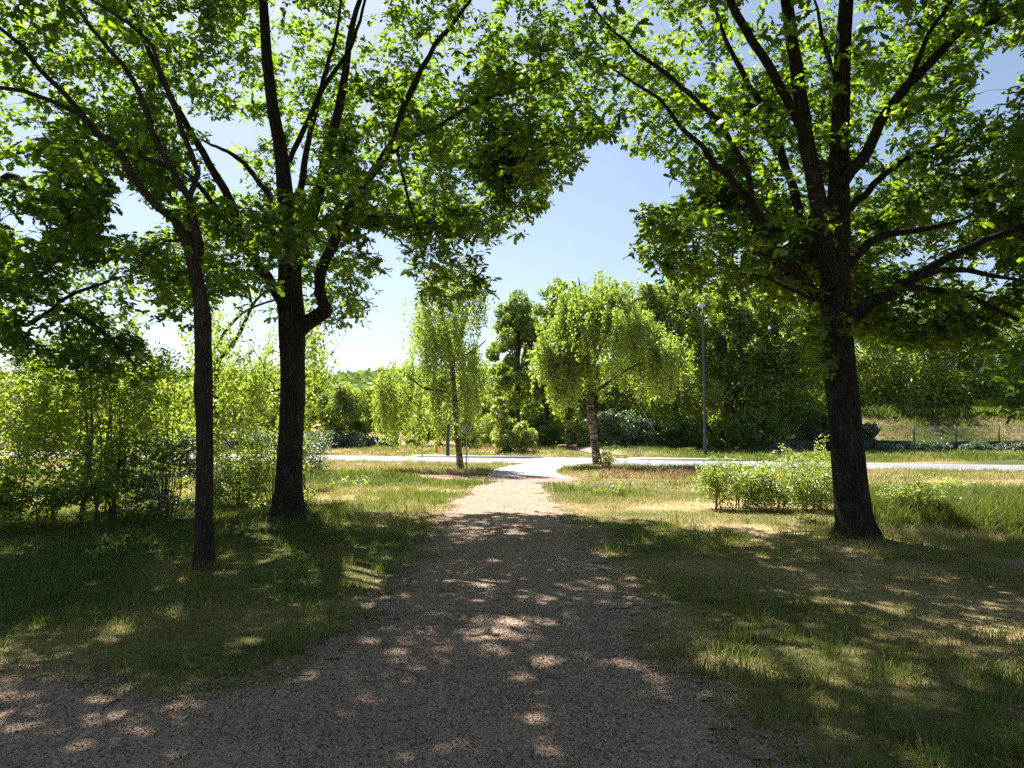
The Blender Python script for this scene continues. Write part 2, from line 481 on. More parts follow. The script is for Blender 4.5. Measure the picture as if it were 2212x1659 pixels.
# path of wood chips and gravel, with a ragged worn edge
cs = .05
xs = np.arange(-9, 3.6, cs); ys = np.arange(1.3, 23.6, cs)
X, Y, F = grid(xs, ys)
cx, cyy = X[F].mean(1), Y[F].mean(1)
d = pathd(cx, cyy) + (fbm(cx, cyy, 1.6, 31, 4) - .5) * .9 + (noise3(cx * 9, cyy * 9, 0, 77) - .5) * .5
keep = (d > .02) & (nn(cx, cyy) < C_NEAR)
F = F[keep]
used = np.unique(F); remap = np.full(len(X), -1); remap[used] = np.arange(len(used))
X, Y = X[used], Y[used]; F = remap[F]
Z = height(X, Y) + .009
p = mesh_obj('path', np.stack([X, Y, Z], -1), F, M['ground'], smooth=True, attr={'dry': X * 0 + .6, 'soil': X * 0 + .9})
tag(p, kind='structure')

def strip(name, n0, n1, s0, s1, z, mat, step=3.0, ragged=0, zfun=None):
    ss = np.arange(s0, s1 + .01, step)
    j0 = (fbm(ss, ss * 0, .8, 41, 3) - .5) * ragged; j1 = (fbm(ss, ss * 0 + 9, .8, 43, 3) - .5) * ragged
    a = ss[:, None] * ALO + (n0 + j0)[:, None] * NRM
    b = ss[:, None] * ALO + (n1 + j1)[:, None] * NRM
    v = np.concatenate([np.c_[a, np.full(len(a), z)], np.c_[b, np.full(len(b), z)]])
    k = len(ss); i = np.arange(k - 1)
    return mesh_obj(name, v, np.stack([i, i + 1, i + 1 + k, i + k], -1), mat)

o = tag(strip('road', R_NEAR, R_FAR, -160, 160, .012, M['asphalt'], 1, .12), kind='structure')
o = tag(strip('cycle_path', C_NEAR, C_FAR, -160, 160, .010, M['red_asphalt'], .5, .2), kind='structure')
# paved apron between cycle path and road
ap = np.array([gnd(*q) for q in [(1058, 1037), (1052, 1022), (1075, 1013), (1098, 1007)]])
apr = np.array([gnd(*q) for q in [(1262, 1006), (1225, 1010), (1200, 1018), (1215, 1028), (1245, 1036)]])
def interp_poly(P, n):
    t = np.linspace(0, len(P) - 1, n); i = np.minimum(t.astype(int), len(P) - 2); f = (t - i)[:, None]
    return P[i] * (1 - f) + P[i + 1] * f
nv = np.linspace(C_FAR + .03, R_NEAR + .05, 40)
def edge_rows(P):
    n_ = P @ NRM; s_ = P @ ALO; o_ = np.argsort(n_)
    return np.interp(nv, n_[o_], s_[o_])[:, None] * ALO + nv[:, None] * NRM
L_ = edge_rows(ap); R_ = edge_rows(apr)
v = np.concatenate([np.c_[L_, np.full(40, .016)], np.c_[R_, np.full(40, .016)]])
i = np.arange(39)
tag(mesh_obj('paved_crossing', v, np.stack([i, i + 40, i + 41, i + 1], -1), M['pavers']), kind='structure')
# raised far pavement with kerb (two lengths, open at the crossing)
def slab(name, n0, n1, s0, s1, h, mat, taper=1.0):
    m = MB()
    pts = [(s0, n0 + taper), (s0 + taper, n0), (s1 - taper, n0), (s1, n0 + taper), (s1, n1), (s0, n1)]
    P = np.array([s * ALO + n * NRM for s, n in pts])
    v = np.concatenate([np.c_[P, np.full(6, -.1)], np.c_[P, np.full(6, h)]])
    q = [(k, (k + 1) % 6, 6 + (k + 1) % 6, 6 + k) for k in range(6)]
    m.add(v, [np.array([[6, 7, 8, 9, 10, 11]]), np.array(q)])
    return tag(m.build(name, mat), kind='structure')
def s_of(u, n):       # coordinate along the road where view column u meets line n
    k = (u - 1106) / FU
    # x = k' * y ; n = .349x + .937y
    y = n / (NRM[0] * k + NRM[1]); x = k * y
    return ALO[0] * x + ALO[1] * y
slab('pavement', R_FAR + .0, R_FAR + 2.0, s_of(885, 41.5), s_of(1165, 41.5), .09, M['concrete'])
slab('pavement', R_FAR + .0, R_FAR + 2.0, s_of(1352, 41.5), s_of(1602, 41.5), .09, M['concrete'])
tag(strip('kerb_strip', R_FAR - .05, R_FAR + .35, -160, s_of(885, 41.5), .022, M['concrete'], 2), kind='structure')
tag(strip('far_footpath', R_FAR - .02, R_FAR + 2.0, s_of(1150, 41.5), s_of(1362, 41.5), .018, M['pavers'], 1), kind='structure')
# paint
def paint(name, n0, n1, s0, s1, z=.021): return tag(strip(name, n0, n1, s0, s1, z, M['paint'], max(.5, (s1 - s0) / 60)), kind='structure')
paint('road_marking', R_FAR - .62, R_FAR - .48, s_of(1362, 40), 160)
paint('road_marking', R_FAR - .62, R_FAR - .48, -160, s_of(1140, 40))
mk = MB()
for (u0, u1) in ((1130, 1172), (1262, 1300)):
    s0, s1 = s_of(u0, 37), s_of(u1, 37)
    for k in range(6):
        n_ = R_NEAR + .6 + k * 1.05
        ss = s0 + (s1 - s0) * k / 6
        c = ss * ALO + n_ * NRM
        a, b = ALO * .26, NRM * .25
        mk.add([np.r_[c - a - b, .0215], np.r_[c + a - b, .0215], np.r_[c + a + b, .0215], np.r_[c - a + b, .0215]], [np.array([[0, 1, 2, 3]])])
tag(mk.build('crossing_marking', M['paint']), kind='structure')
# sandy track climbing from the crossing into the wood
tp = [(1300, 984, 1), (1265, 978, 1), (1245, 972, 1), (1228, 967, 1), (1212, 961.5, 1)]
tq = [(1352, 984), (1320, 976), (1290, 971), (1255, 966), (1226, 961.5)]
def trackpt(u, v):
    D = gnd(u, v)[1]
    for _ in range(30):
        p_ = at(u, v, D); e = p_[2] - height(p_[0], p_[1]); D += e * 8
        D = max(38, min(62, D))
    return at(u, v, D)
A = interp_poly(np.array([trackpt(a, b) for a, b, _ in tp]), 30); B = interp_poly(np.array([trackpt(a, b) for a, b in tq]), 30)
TRK = np.vstack([A[:, :2], B[::-1, :2]])
rows = [A * (1 - t) + B * t for t in np.linspace(0, 1, 8)]
V = np.concatenate(rows); V[:, 2] = height(V[:, 0], V[:, 1]) + .05
i = (np.arange(7)[:, None] * 30 + np.arange(29)[None]).ravel()
tag(mesh_obj('sandy_track', V, np.stack([i, i + 1, i + 31, i + 30], -1), M['ground'], attr={'dry': V[:, 0] * 0 + 1, 'soil': V[:, 0] * 0 + .9}), kind='structure')

# ------------------------------------------------------------------ foliage builders
OAK = np.array([(0, -.05), (.10, .14), (.21, .20), (.11, .30), (.27, .46), (.15, .58), (.25, .76), (.07, .98)])
def oak_template():
    v = []; 
    for x, y in OAK: v += [(-x, y, abs(x) * .35 - .14 * y * y), (x, y, abs(x) * .35 - .14 * y * y)]
    v = np.array(v); v[0:2] = (0, -.1, 0)
    f = [(2 * k, 2 * k + 1, 2 * k + 3, 2 * k + 2) for k in range(1, 7)]
    return v[1:], [np.array([(0, 2, 1)]), np.array(f) - 1]
def oval_template():
    v = np.array([(0, 0, 0), (.26, .38, .05), (.2, .7, .02), (0, 1, -.12), (-.2, .7, .02), (-.26, .38, .05), ])
    return v, [np.array([(0, 1, 4, 5), (1, 2, 3, 4)]) if False else np.array([(0, 1, 2, 3), (0, 3, 4, 5)])]
def rhomb_template(w=.32):
    v = np.array([(0, 0, 0), (w, .45, .06), (0, 1, -.1), (-w, .45, .06)])
    return v, [np.array([(0, 1, 2, 3)])]
T_OAK, T_OVAL, T_RH, T_LONG = oak_template(), oval_template(), rhomb_template(), rhomb_template(.22)

def place(template, pos, d, up, size, rnd):
    """copy the template to every pos: y axis along d, z axis near up"""
    tv, tf = template
    d = d / (np.linalg.norm(d, axis=1)[:, None] + 1e-9)
    x = np.cross(d, up); x /= np.linalg.norm(x, axis=1)[:, None] + 1e-9
    z = np.cross(x, d)
    B = np.stack([x, d, z], 1)                      # (n,3,3)
    v = np.einsum('kc,ncj->nkj', tv, B) * size[:, None, None] + pos[:, None]
    n, k = len(pos), len(tv)
    offs = (np.arange(n) * k)
    fs = [(f[None] + offs[:, None, None]).reshape(-1, f.shape[1]) for f in tf]
    return v.reshape(-1, 3), fs, np.repeat(rnd, k)

def merge(parts):
    vs_, fd, an, n = [], {}, [], 0
    for v, fs, a in parts:
        vs_.append(v); an.append(a)
        for f in fs: fd.setdefault(f.shape[1], []).append(f + n)
        n += len(v)
    return np.concatenate(vs_), [np.concatenate(x) for x in fd.values()], np.concatenate(an)

def rosettes(rng, centers, per, size, template, droop=.15, spread=.05, upj=.55, base=.5, var=.5):
    n = len(centers)
    c = np.repeat(centers, per, 0)
    az = rng.uniform(0, 2 * np.pi, n * per)
    el = rng.normal(-droop, .45, n * per)
    d = np.stack([np.cos(az) * np.cos(el), np.sin(az) * np.cos(el), np.sin(el)], -1)
    up = np.stack([rng.normal(0, upj, n * per), rng.normal(0, upj, n * per), np.ones(n * per)], -1)
    s = size * rng.uniform(.5, 1.35, n * per) * np.repeat(rng.uniform(.8, 1.15, n), per)
    pos = c + d * spread * rng.uniform(0, 1, (n * per, 1)) + rng.normal(0, spread * .5, (n * per, 3))
    r = np.clip(base + rng.uniform(-.5, .5, n * per) * var + np.repeat(rng.uniform(-.3, .3, n) * var, per), 0, 1)
    return place(template, pos, d, up, s, r)

# ------------------------------------------------------------------ branching skeleton
def catmull(P, step):
    P = np.asarray(P, float)
    Q = np.vstack([2 * P[0] - P[1], P, 2 * P[-1] - P[-2]])
    out = []
    for i in range(1, len(Q) - 2):
        p0, p1, p2, p3 = Q[i - 1], Q[i], Q[i + 1], Q[i + 2]
        k = max(1, int(np.linalg.norm((p2 - p1)[:3]) / step))
        for t in np.arange(k) / k:
            out.append(.5 * ((2 * p1) + (-p0 + p2) * t + (2 * p0 - 5 * p1 + 4 * p2 - p3) * t * t + (-p0 + 3 * p1 - 3 * p2 + p3) * t ** 3))
    out.append(P[-1])
    return np.array(out)

class Skel:
    def __init__(s, rng):
        s.p = []; s.par = []; s.r = []; s.man = []; s.rng = rng; s.chains = []
    def limb(s, pts4, start=None):
        """pts4 rows x,y,z,r: a hand-laid limb; hooked to the nearest existing node"""
        C = catmull(pts4, .16)
        par = -1
        if s.p:
            par = int(np.argmin(np.linalg.norm(np.array(s.p) - C[0, :3], axis=1)))
        ids = []
        for c in C:
            s.p.append(c[:3]); s.par.append(par); s.r.append(max(c[3], .004)); s.man.append(True)
            par = len(s.p) - 1; ids.append(par)
        return ids
    def grow(s, att, seg=.28, sag=0.0, back=.35, jit=.05, root=None, maxd=9):
        att = np.array(att); n = len(att)
        if root is None: root = np.array(s.p[0])
        P = np.array(s.p); best = np.full(n, 1e9); bi = np.zeros(n, int)
        ra = np.linalg.norm(att - root, axis=1)
        def cost(nodes, idx0):
            for k0 in range(0, len(nodes), 512):
                q = nodes[k0:k0 + 512]
                d = np.linalg.norm(att[:, None] - q[None], axis=2)
                d = d + back * np.maximum(0, np.linalg.norm(q - root, axis=1)[None] - ra[:, None] + .3) + .3 * np.maximum(0, q[None, :, 2] - att[:, None, 2])
                j = d.argmin(1); dm = d[np.arange(n), j]
                u = dm < best; best[u] = dm[u]; bi[u] = j[u] + idx0 + k0
        ok0 = np.array([i for i in range(len(P))])
        cost(P, 0)
        done = np.zeros(n, bool); tips = []
        for _ in range(n):
            b = np.where(done, 1e9, best); i = int(b.argmin())
            if b[i] > maxd: break
            done[i] = True
            j = bi[i]; p0 = s.p[j]; a = att[i]; L = np.linalg.norm(a - p0)
            k = max(2, int(L / seg))
            pj = s.par[j]
            dr = (p0 - s.p[pj]) if pj >= 0 else np.array((0, 0, 1.0))
            dr = dr / (np.linalg.norm(dr) + 1e-9)
            ctl = p0 + dr * L * .30 + (a - p0) * .25 + np.array((0, 0, sag * L)) + s.rng.normal(0, jit * L, 3)
            par = j; new = []; ch = [j]
            for t in np.arange(1, k + 1) / k:
                q = p0 * (1 - t) ** 2 + 2 * ctl * t * (1 - t) + a * t * t + (s.rng.normal(0, jit * .35, 3) if t < 1 else 0)
                s.p.append(q); s.par.append(par); s.r.append(0.0); s.man.append(False)
                par = len(s.p) - 1; new.append(q); ch.append(par)
            s.chains.append(ch); tips.append(par)
            cost(np.array(new), len(s.p) - k)
        return tips
    def radii(s, r0=.0035, e=.48, cap=.06):
        n = len(s.p); cnt = np.zeros(n)
        has = np.zeros(n, bool)
        for i in range(n):
            if s.par[i] >= 0: has[s.par[i]] = True
        for i in range(n - 1, -1, -1):
            if not has[i]: cnt[i] = 1
            if s.par[i] >= 0: cnt[s.par[i]] += cnt[i]
        for i in range(n):
            if not s.man[i]:
                r = r0 * cnt[i] ** e
                s.r[i] = min(r, cap, s.r[s.par[i]] * .9 if s.par[i] >= 0 else 9)
                s.r[i] = max(s.r[i], r0 * .8)
    def twigs(s, mb, sides=(3, 4, 6)):
        for ch in s.chains:
            P = np.array([s.p[i] for i in ch]); r = np.array([s.r[i] for i in ch]); r[0] = min(r[0], r[1] * 1.15)
            k = sides[0] if r[1] < .007 else sides[1] if r[1] < .018 else sides[2]
            mb.tube(P, r, k, cap=False)

def limb4(pts, D0, D1, scale=1.0):
    """[(u,v,width px)] -> rows x,y,z,r with the depth running from D0 to D1"""
    out = []
    L = np.r_[0, np.cumsum([math.hypot(pts[i + 1][0] - pts[i][0], pts[i + 1][1] - pts[i][1]) for i in range(len(pts) - 1)])]
    for (u, v, w), l in zip(pts, L / max(L[-1], 1e-6)):
        D = D0 + (D1 - D0) * l
        q = at(u, v, D)
        out.append((q[0], q[1], q[2], w / 2 / FU * D * scale))
    return np.array(out)

# where the photograph shows leaves of the near trees (elsewhere the sky or the far side shows)
ALLOW = [(-400, -900), (-400, 860), (60, 905), (140, 880), (200, 800), (300, 905), (335, 880), (310, 700), (385, 690), (420, 770), (470, 640), (560, 700),
         (600, 700), (680, 690), (770, 728), (812, 655), (828, 600), (820, 560), (795, 530), (778, 480), (842, 500), (872, 560), (884, 615), (905, 690), (935, 640), (965, 700), (1000, 650), (1045, 655), (1068, 610), (1052, 565), (1000, 520), (1060, 545), (1150, 505), (1160, 470), (1210, 400), (1262, 365), (1272, 318), (1336, 300),
         (1356, 238), (1385, 232), (1348, 305), (1350, 335), (1440, 352), (1482, 385), (1470, 432), (1395, 440), (1368, 470), (1368, 550), (1400, 580),
         (1455, 612), (1560, 640), (1680, 655), (1760, 690), (1850, 730), (1950, 745), (2060, 800), (2120, 800), (2100, 870), (2150, 930), (2230, 965),
         (2700, 1000), (2700, -900)]
HOLES = [[(1030, -200), (1062, -200), (1060, 30), (1010, 55), (1012, 20)], [(2098, 205), (2125, 120), (2205, 95), (2230, 180), (2175, 205), (2120, 250)],
         [(228, 355), (285, 385), (335, 465), (300, 515), (235, 520), (222, 470), (260, 430)], [(0, 440), (80, 465), (120, 505), (60, 520), (0, 480)],
         [(1560, 540), (1610, 520), (1620, 560)], [(1880, 560), (1960, 540), (1990, 560), (1930, 590)]]
def visible_ok(rng, P, jit=10):
    u, v, f = proj(P)
    u = u + rng.normal(0, jit, len(u)); v = v + rng.normal(0, jit, len(u))
    off = (f < .5) | (v < -60) | (u < -120) | (u > 2332)
    ok = inpoly(u, v, ALLOW) | inpoly(u, v, [(1722, 700), (1775, 690), (1792, 740), (1800, 905), (1768, 900), (1765, 820), (1735, 790)])
    for h in HOLES: ok &= ~inpoly(u, v, h)
    thin = (u > 850) & (u < 1110) & (v > 500) & (v < 720)
    ok &= ~(thin & (rng.uniform(0, 1, len(u)) < .45 + .3 * (noise3(P[:, 0] * 2.5, P[:, 1] * 2.5, P[:, 2] * 2.5, 8) > .5)))
    return off | ok, ~((f < .5) | (v < -40) | (u < -60) | (u > 2272) | (v > 1700))

def crown_points(rng, ells, zmin, f=.9, thr=.475, shell=.25, yfront=0, big=.0):
    out = []
    for (c, r, n) in ells:
        c = np.array(c, float); r = np.array(r, float); got = 0
        while got < n:
            q = rng.uniform(-1, 1, (n * 4, 3)); rr = np.linalg.norm(q, axis=1)
            q = q[(rr < 1) & (rr > shell) & (rng.uniform(0, 1, len(rr)) < rr ** .8)]
            p_ = c + q * r
            p_ = p_[(p_[:, 2] > zmin) & (noise3(p_[:, 0] * f, p_[:, 1] * f, p_[:, 2] * f * 1.5, 5) > thr)]
            p_ = p_[noise3(p_[:, 0] * .42, p_[:, 1] * .42, p_[:, 2] * .3, 19) > big]
            ok, inf = visible_ok(rng, p_, 4)
            ok &= ~(inf & (p_[:, 1] < yfront) & (r[0] > .5) & (rng.uniform(0, 1, len(p_)) < .93)); p_ = p_[ok][:n - got]
            out.append(p_); got += len(p_)
    return np.concatenate(out)

def oak_tree(name, label, base, trunk, limbs, ells, zmin, seed, per=(5, 8), lsize=.135, bark='oak_bark', group=None, cat='oak tree', tsides=20, flare=.5, knots=(), yfront=0):
    rng = np.random.default_rng(seed)
    root = empty(name, base)
    tag(root, label, cat, group)
    sk = Skel(rng)
    ids = sk.limb(trunk)
    mb = MB(); C = catmull(trunk, .16)
    lo = C[:, 2] - C[0, 2]
    fl = flare * np.exp(-lo / .2)
    mb.tube(C[:, :3], C[:, 3], tsides, bump=.05, seed=seed, flare=fl)
    for (kp, kr) in knots:
        th = np.linspace(0, np.pi, 7)[:, None]; ph = np.linspace(0, 2 * np.pi, 9)[None, :-1]
        rr = kr * (1 + .25 * (noise3(np.cos(ph) * 2 + 4, np.sin(ph) * 2 + 4, th * 2, seed) - .5))
        v = np.stack([rr * np.sin(th) * np.cos(ph), rr * np.sin(th) * np.sin(ph), rr * np.cos(th) * 1.3], -1).reshape(-1, 3) + np.array(kp)
        i = (np.arange(6)[:, None] * 8); j = np.arange(8)[None]
        mb.add(v, [np.stack([i + j, i + (j + 1) % 8, i + 8 + (j + 1) % 8, i + 8 + j], -1).reshape(-1, 4)])
    mb.build('trunk', M[bark], root, smooth=True)
    for L in limbs:
        L = np.array(L, float)
        sk.limb(L)
        m2 = MB(); C = catmull(L, .16)
        C[:, :3] += rng.normal(0, .008, (len(C), 3))
        m2.tube(C[:, :3], np.maximum(C[:, 3], .004), 12, bump=.07, seed=seed + 3)
        m2.build('limb', M[bark], root, smooth=True)
    att = crown_points(rng, ells, zmin, yfront=yfront, big=.27 if base[0] < 0 else .22)
    tips = sk.grow(att, sag=.08)
    sk.radii(.004, .47, .07)
    tw = MB(); sk.twigs(tw)
    tw.build('branches', M['twig'], root, smooth=True)
    # leaf rosettes near the last stretch of every twig
    cen = []
    for ch in sk.chains:
        P = np.array([sk.p[i] for i in ch])
        m_ = per[0]
        t = rng.uniform(max(0, len(P) - 1 - 3.2), len(P) - 1, m_); t[0] = len(P) - 1
        i = np.minimum(t.astype(int), len(P) - 2); q = P[i] + (P[i + 1] - P[i]) * (t - i)[:, None]
        q = q + rng.normal(0, 1, (m_, 3)) * np.array((.17, .17, .10))
        cen.append(q)
    cen = np.concatenate(cen)
    ok, inf = visible_ok(rng, cen)
    cen, inf = cen[ok], inf[ok]
    parts = [rosettes(rng, cen[inf], per[1], lsize, T_OAK)]
    if (~inf).sum(): parts.append(rosettes(rng, cen[~inf], per[1] - 2, lsize * 1.25, T_RH))
    v, f, a = merge(parts)
    # small leading sprigs so that rosettes hang on something
    mesh_obj('crown', v, f, M['oak_leaf'], root, attr={'rnd': a})
    print(name, 'rosettes', len(cen), 'in frame', int(inf.sum()), 'verts', len(v))
    return root

# ---- big oak on the right
DR = 10.5
tr = limb4([(1852, 1176, 76), (1848, 1130, 70), (1838, 1060, 70), (1825, 900, 68), (1813, 780, 66), (1806, 700, 66), (1803, 640, 62), (1806, 560, 56), (1811, 450, 48),
            (1812, 380, 42), (1816, 250, 38), (1820, 120, 34), (1828, 0, 30), (1836, -140, 26), (1848, -330, 18), (1850, -560, 10), (1850, -700, 5)], DR, DR + .3)
tr[0, 2] = float(height(tr[0, 0], tr[0, 1])) - .06
limR = [limb4(*q) for q in [
    ([(1800, 620, 36), (1782, 540, 38), (1770, 440, 38), (1746, 330, 34), (1730, 230, 31), (1712, 100, 28), (1700, 0, 25), (1688, -150, 20), (1660, -400, 8)], DR - .1, 9.2),
    ([(1738, 300, 22), (1710, 235, 21), (1665, 150, 20), (1625, 90, 19), (1592, 30, 18), (1560, -40, 15), (1500, -200, 7)], 9.9, 8.6),
    ([(1792, 610, 26), (1770, 545, 24), (1757, 520, 23), (1736, 480, 22), (1719, 430, 20), (1706, 385, 19), (1660, 258, 15), (1611, 172, 12), (1568, 86, 9), (1530, -20, 5)], DR, 11.8),
    ([(1795, 655, 24), (1760, 632, 24), (1727, 593, 23), (1693, 555, 21), (1667, 512, 19), (1637, 469, 18), (1620, 430, 17), (1585, 396, 15), (1547, 357, 14), (1517, 318, 12), (1474, 280, 10), (1426, 215, 8), (1370, 180, 6), (1300, 130, 4)], DR, 10.0),
    ([(1622, 432, 14), (1616, 378, 13), (1585, 318, 12), (1560, 267, 12), (1512, 224, 11), (1452, 172, 10), (1420, 145, 9), (1370, 110, 7), (1310, 50, 6), (1270, 0, 4)], 10.2, 8.8),
    ([(1815, 720, 34), (1840, 694, 32), (1882, 652, 28), (1917, 637, 26), (1964, 609, 22), (2007, 581, 19), (2071, 546, 17), (2157, 507, 14), (2213, 486, 12), (2330, 430, 9), (2450, 400, 5)], DR, 8.6),
    ([(1981, 600, 14), (2028, 586, 14), (2093, 585, 12), (2149, 598, 9), (2240, 610, 5)], 9.7, 9.0),
    ([(1950, 622, 12), (2007, 624, 12), (2093, 641, 12), (2157, 671, 10), (2212, 697, 8), (2300, 730, 5)], 9.9, 8.4),
    ([(1815, 585, 24), (1840, 563, 22), (1865, 536, 19), (1899, 513, 16), (1964, 499, 14), (2024, 490, 10), (2090, 470, 6)], DR, 11.6),
    ([(1815, 470, 18), (1842, 445, 17), (1869, 421, 15), (1899, 387, 14), (1942, 353, 12), (1981, 331, 10), (2040, 310, 5)], DR, 11.8),
    ([(1815, 405, 30), (1840, 368, 27), (1874, 328, 25), (1904, 258, 23), (1934, 215, 22), (1985, 159, 20), (2037, 103, 18), (2071, 69, 17), (2114, 26, 14), (2145, -10, 12), (2200, -80, 7)], DR, 9.4),
    ([(2068, 72, 13), (2110, 58, 13), (2157, 43, 12), (2212, 18, 10), (2320, -20, 6)], 9.7, 9.0),
    ([(1950, 200, 12), (1975, 150, 12), (1992, 112, 11), (2015, 56, 10), (2058, 0, 8), (2100, -70, 5)], 10, 10.8),
    ([(1811, 330, 14), (1806, 190, 12), (1793, 129, 11), (1779, 90, 9), (1760, 0, 5)], DR, 11.5),
    ([(1800, 640, 12), (1770, 650, 9), (1700, 622, 7), (1662, 602, 5), (1600, 590, 4)], DR, 9.6),
]]
oak_tree('oak_tree', 'big dark-barked oak on the right, its trunk splitting into a fan of thick limbs', (tr[0, 0], tr[0, 1], 0), tr, limR,
         [((5.2, 12.0, 8.4), (6.0, 6.2, 5.6), 2300), ((4.5, 10.2, 2.9), (.3, .35, .9), 12), ((8.6, 11.5, 8.2), (2.6, 4.0, 4.0), 420), ((3.4, 10.4, 5.4), (2.6, 2.6, 2.0), 260), ((7.3, 12.0, 4.3), (2.4, 1.8, 1.4), 260), ((3.8, 6.6, 9.0), (5.2, 3.8, 2.4), 560)], 1.9, 11, yfront=11.0, group='oaks beside the path',  # last ellipsoid: unseen overhead foliage added to shade the foreground
         knots=[(at(1785, 785, 10.3), .06), (at(1790, 965, 10.35), .05)])
# ---- big oak on the left
DL = 12.3
tl = limb4([(624, 1140, 74), (623, 1100, 64), (625, 1011, 54), (630, 912, 53), (633, 846, 53), (632, 780, 52), (631, 714, 57), (630, 681, 56), (626, 648, 55), (626, 600, 50), (624, 494, 42), (617, 430, 36), (606, 322, 29),
            (590, 236, 26), (577, 129, 23), (572, 50, 21), (565, -60, 17), (560, -200, 12), (555, -420, 5)], DL, DL + .3)
tl[0, 2] = float(height(tl[0, 0], tl[0, 1])) - .1
limL = [limb4(*q) for q in [
    ([(625, 665, 30), (606, 645, 26), (576, 597, 23), (546, 556, 21), (516, 499, 20), (499, 434, 18), (464, 378, 17), (438, 327, 15), (408, 284, 14), (387, 241, 13), (350, 170, 11), (300, 60, 9), (262, -30, 6)], DL, 11.2),
    ([(514, 505, 12), (477, 464, 12), (443, 417, 11), (400, 370, 8), (350, 330, 4)], 11.9, 12.8),
    ([(640, 575, 32), (655, 525, 28), (680, 450, 24), (705, 345, 22), (731, 236, 20), (744, 170, 17), (760, 60, 13), (790, -40, 9), (830, -200, 4)], DL, 12.6),
    ([(640, 425, 16), (655, 385, 15), (662, 322, 13), (676, 265, 11), (690, 200, 10), (722, 90, 8), (740, -20, 5)], DL, 13.4),
    ([(625, 350, 12), (645, 300, 12), (679, 236, 11), (705, 180, 10), (740, 129, 9), (765, 85, 8), (790, 0, 6), (820, -80, 4)], DL, 11.4),
    ([(638, 712, 40), (668, 694, 34), (690, 680, 32), (700, 664, 28), (692, 632, 25), (693, 585, 24), (710, 548, 24), (726, 510, 23), (744, 468, 22), (762, 435, 20), (782, 405, 18), (812, 370, 16), (855, 318, 14), (898, 292, 12), (945, 275, 11), (988, 245, 10), (1040, 217, 8), (1100, 198, 7), (1143, 185, 5), (1210, 160, 4)], DL, 11.2),
    ([(672, 505, 11), (700, 478, 11), (742, 440, 10), (770, 410, 10), (815, 350, 9), (850, 300, 8), (859, 258, 12), (885, 202, 14), (911, 150, 12), (941, 95, 11), (971, 60, 10), (1014, 4, 7), (1050, -60, 4)], DL, 11.0),
    ([(856, 320, 7), (880, 420, 6), (900, 485, 4), (915, 545, 2)], 11.9, 11.9),
    ([(612, 480, 14), (580, 420, 13), (560, 395, 12), (520, 345, 10), (480, 322, 7), (430, 300, 4)], DL, 13.8),
]]
oak_tree('oak_tree', 'tall left oak with a swollen elbow limb low on its right side', (tl[0, 0], tl[0, 1], 0), tl, limL,
         [((-3.2, 13.4, 8.8), (5.8, 6.2, 5.6), 2200), ((-.9, 12.2, 5.6), (2.3, 2.0, 2.4), 300), ((-2.0, 7.0, 9.4), (5.2, 4.4, 2.4), 520)], 3.0, 12, yfront=12.8, group='oaks beside the path',  # last ellipsoid is extra crown above the frame, put in for ground shade
         knots=[(at(706, 672, 12.25), .10), (at(606, 662, 12.2), .07), (at(608, 748, 12.2), .05)])
# ---- slim oak in front of it
DS = 8.67
ts = limb4([(441, 1225, 46), (441, 1190, 40), (441, 1100, 37), (442, 945, 34), (439, 846, 38), (440, 790, 35), (439, 747, 34), (438, 690, 36), (435, 655, 32), (428, 615, 28), (420, 580, 29), (411, 540, 27), (402, 500, 20)], DS, DS)
ts[0, 2] = float(height(ts[0, 0], ts[0, 1])) - .05
limS = [limb4(*q) for q in [
    ([(414, 545, 24), (398, 515, 22), (374, 473, 19), (335, 443, 17), (301, 400, 16), (266, 344, 15), (241, 314, 15), (206, 284, 14), (172, 243, 13), (142, 206, 12), (86, 150, 11), (43, 95, 10), (0, 60, 8), (-80, 0, 5)], DS, 7.9),
    ([(172, 247, 10), (107, 217, 10), (52, 195, 10), (0, 190, 9), (-80, 175, 5)], 8.1, 7.6),
    ([(424, 560, 24), (430, 535, 22), (417, 464, 19), (408, 425, 17), (387, 393, 16), (365, 361, 15), (340, 309, 14), (318, 249, 13), (301, 193, 12), (266, 142, 11), (232, 103, 10), (190, 50, 8), (150, -10, 5)], DS, 8.2),
    ([(372, 368, 10), (322, 346, 10), (275, 324, 9), (224, 294, 8), (180, 262, 5)], 8.6, 8.9),
    ([(410, 425, 13), (423, 374, 13), (413, 335, 12), (395, 279, 12), (370, 215, 11), (344, 146, 10), (327, 99, 9), (279, 52, 8), (241, 26, 7), (180, -10, 5), (110, -50, 3)], DS, 8.0),
    ([(402, 520, 9), (360, 520, 6), (325, 535, 5), (300, 580, 3)], DS, 9.0),
]]
oak_tree('oak_tree', 'slim knobbly oak in front on the left, forking into thin limbs that sweep up leftwards', (ts[0, 0], ts[0, 1], 0), ts, limS,
         [((-5.2, 9.4, 7.2), (3.9, 3.4, 4.2), 760)], 3.6, 13, yfront=9.1, bark='slim_bark', tsides=16, flare=.15, group='oaks beside the path',
         knots=[(at(448, 688, 8.6), .055), (at(427, 848, 8.6), .045), (at(449, 770, 8.58), .04)])
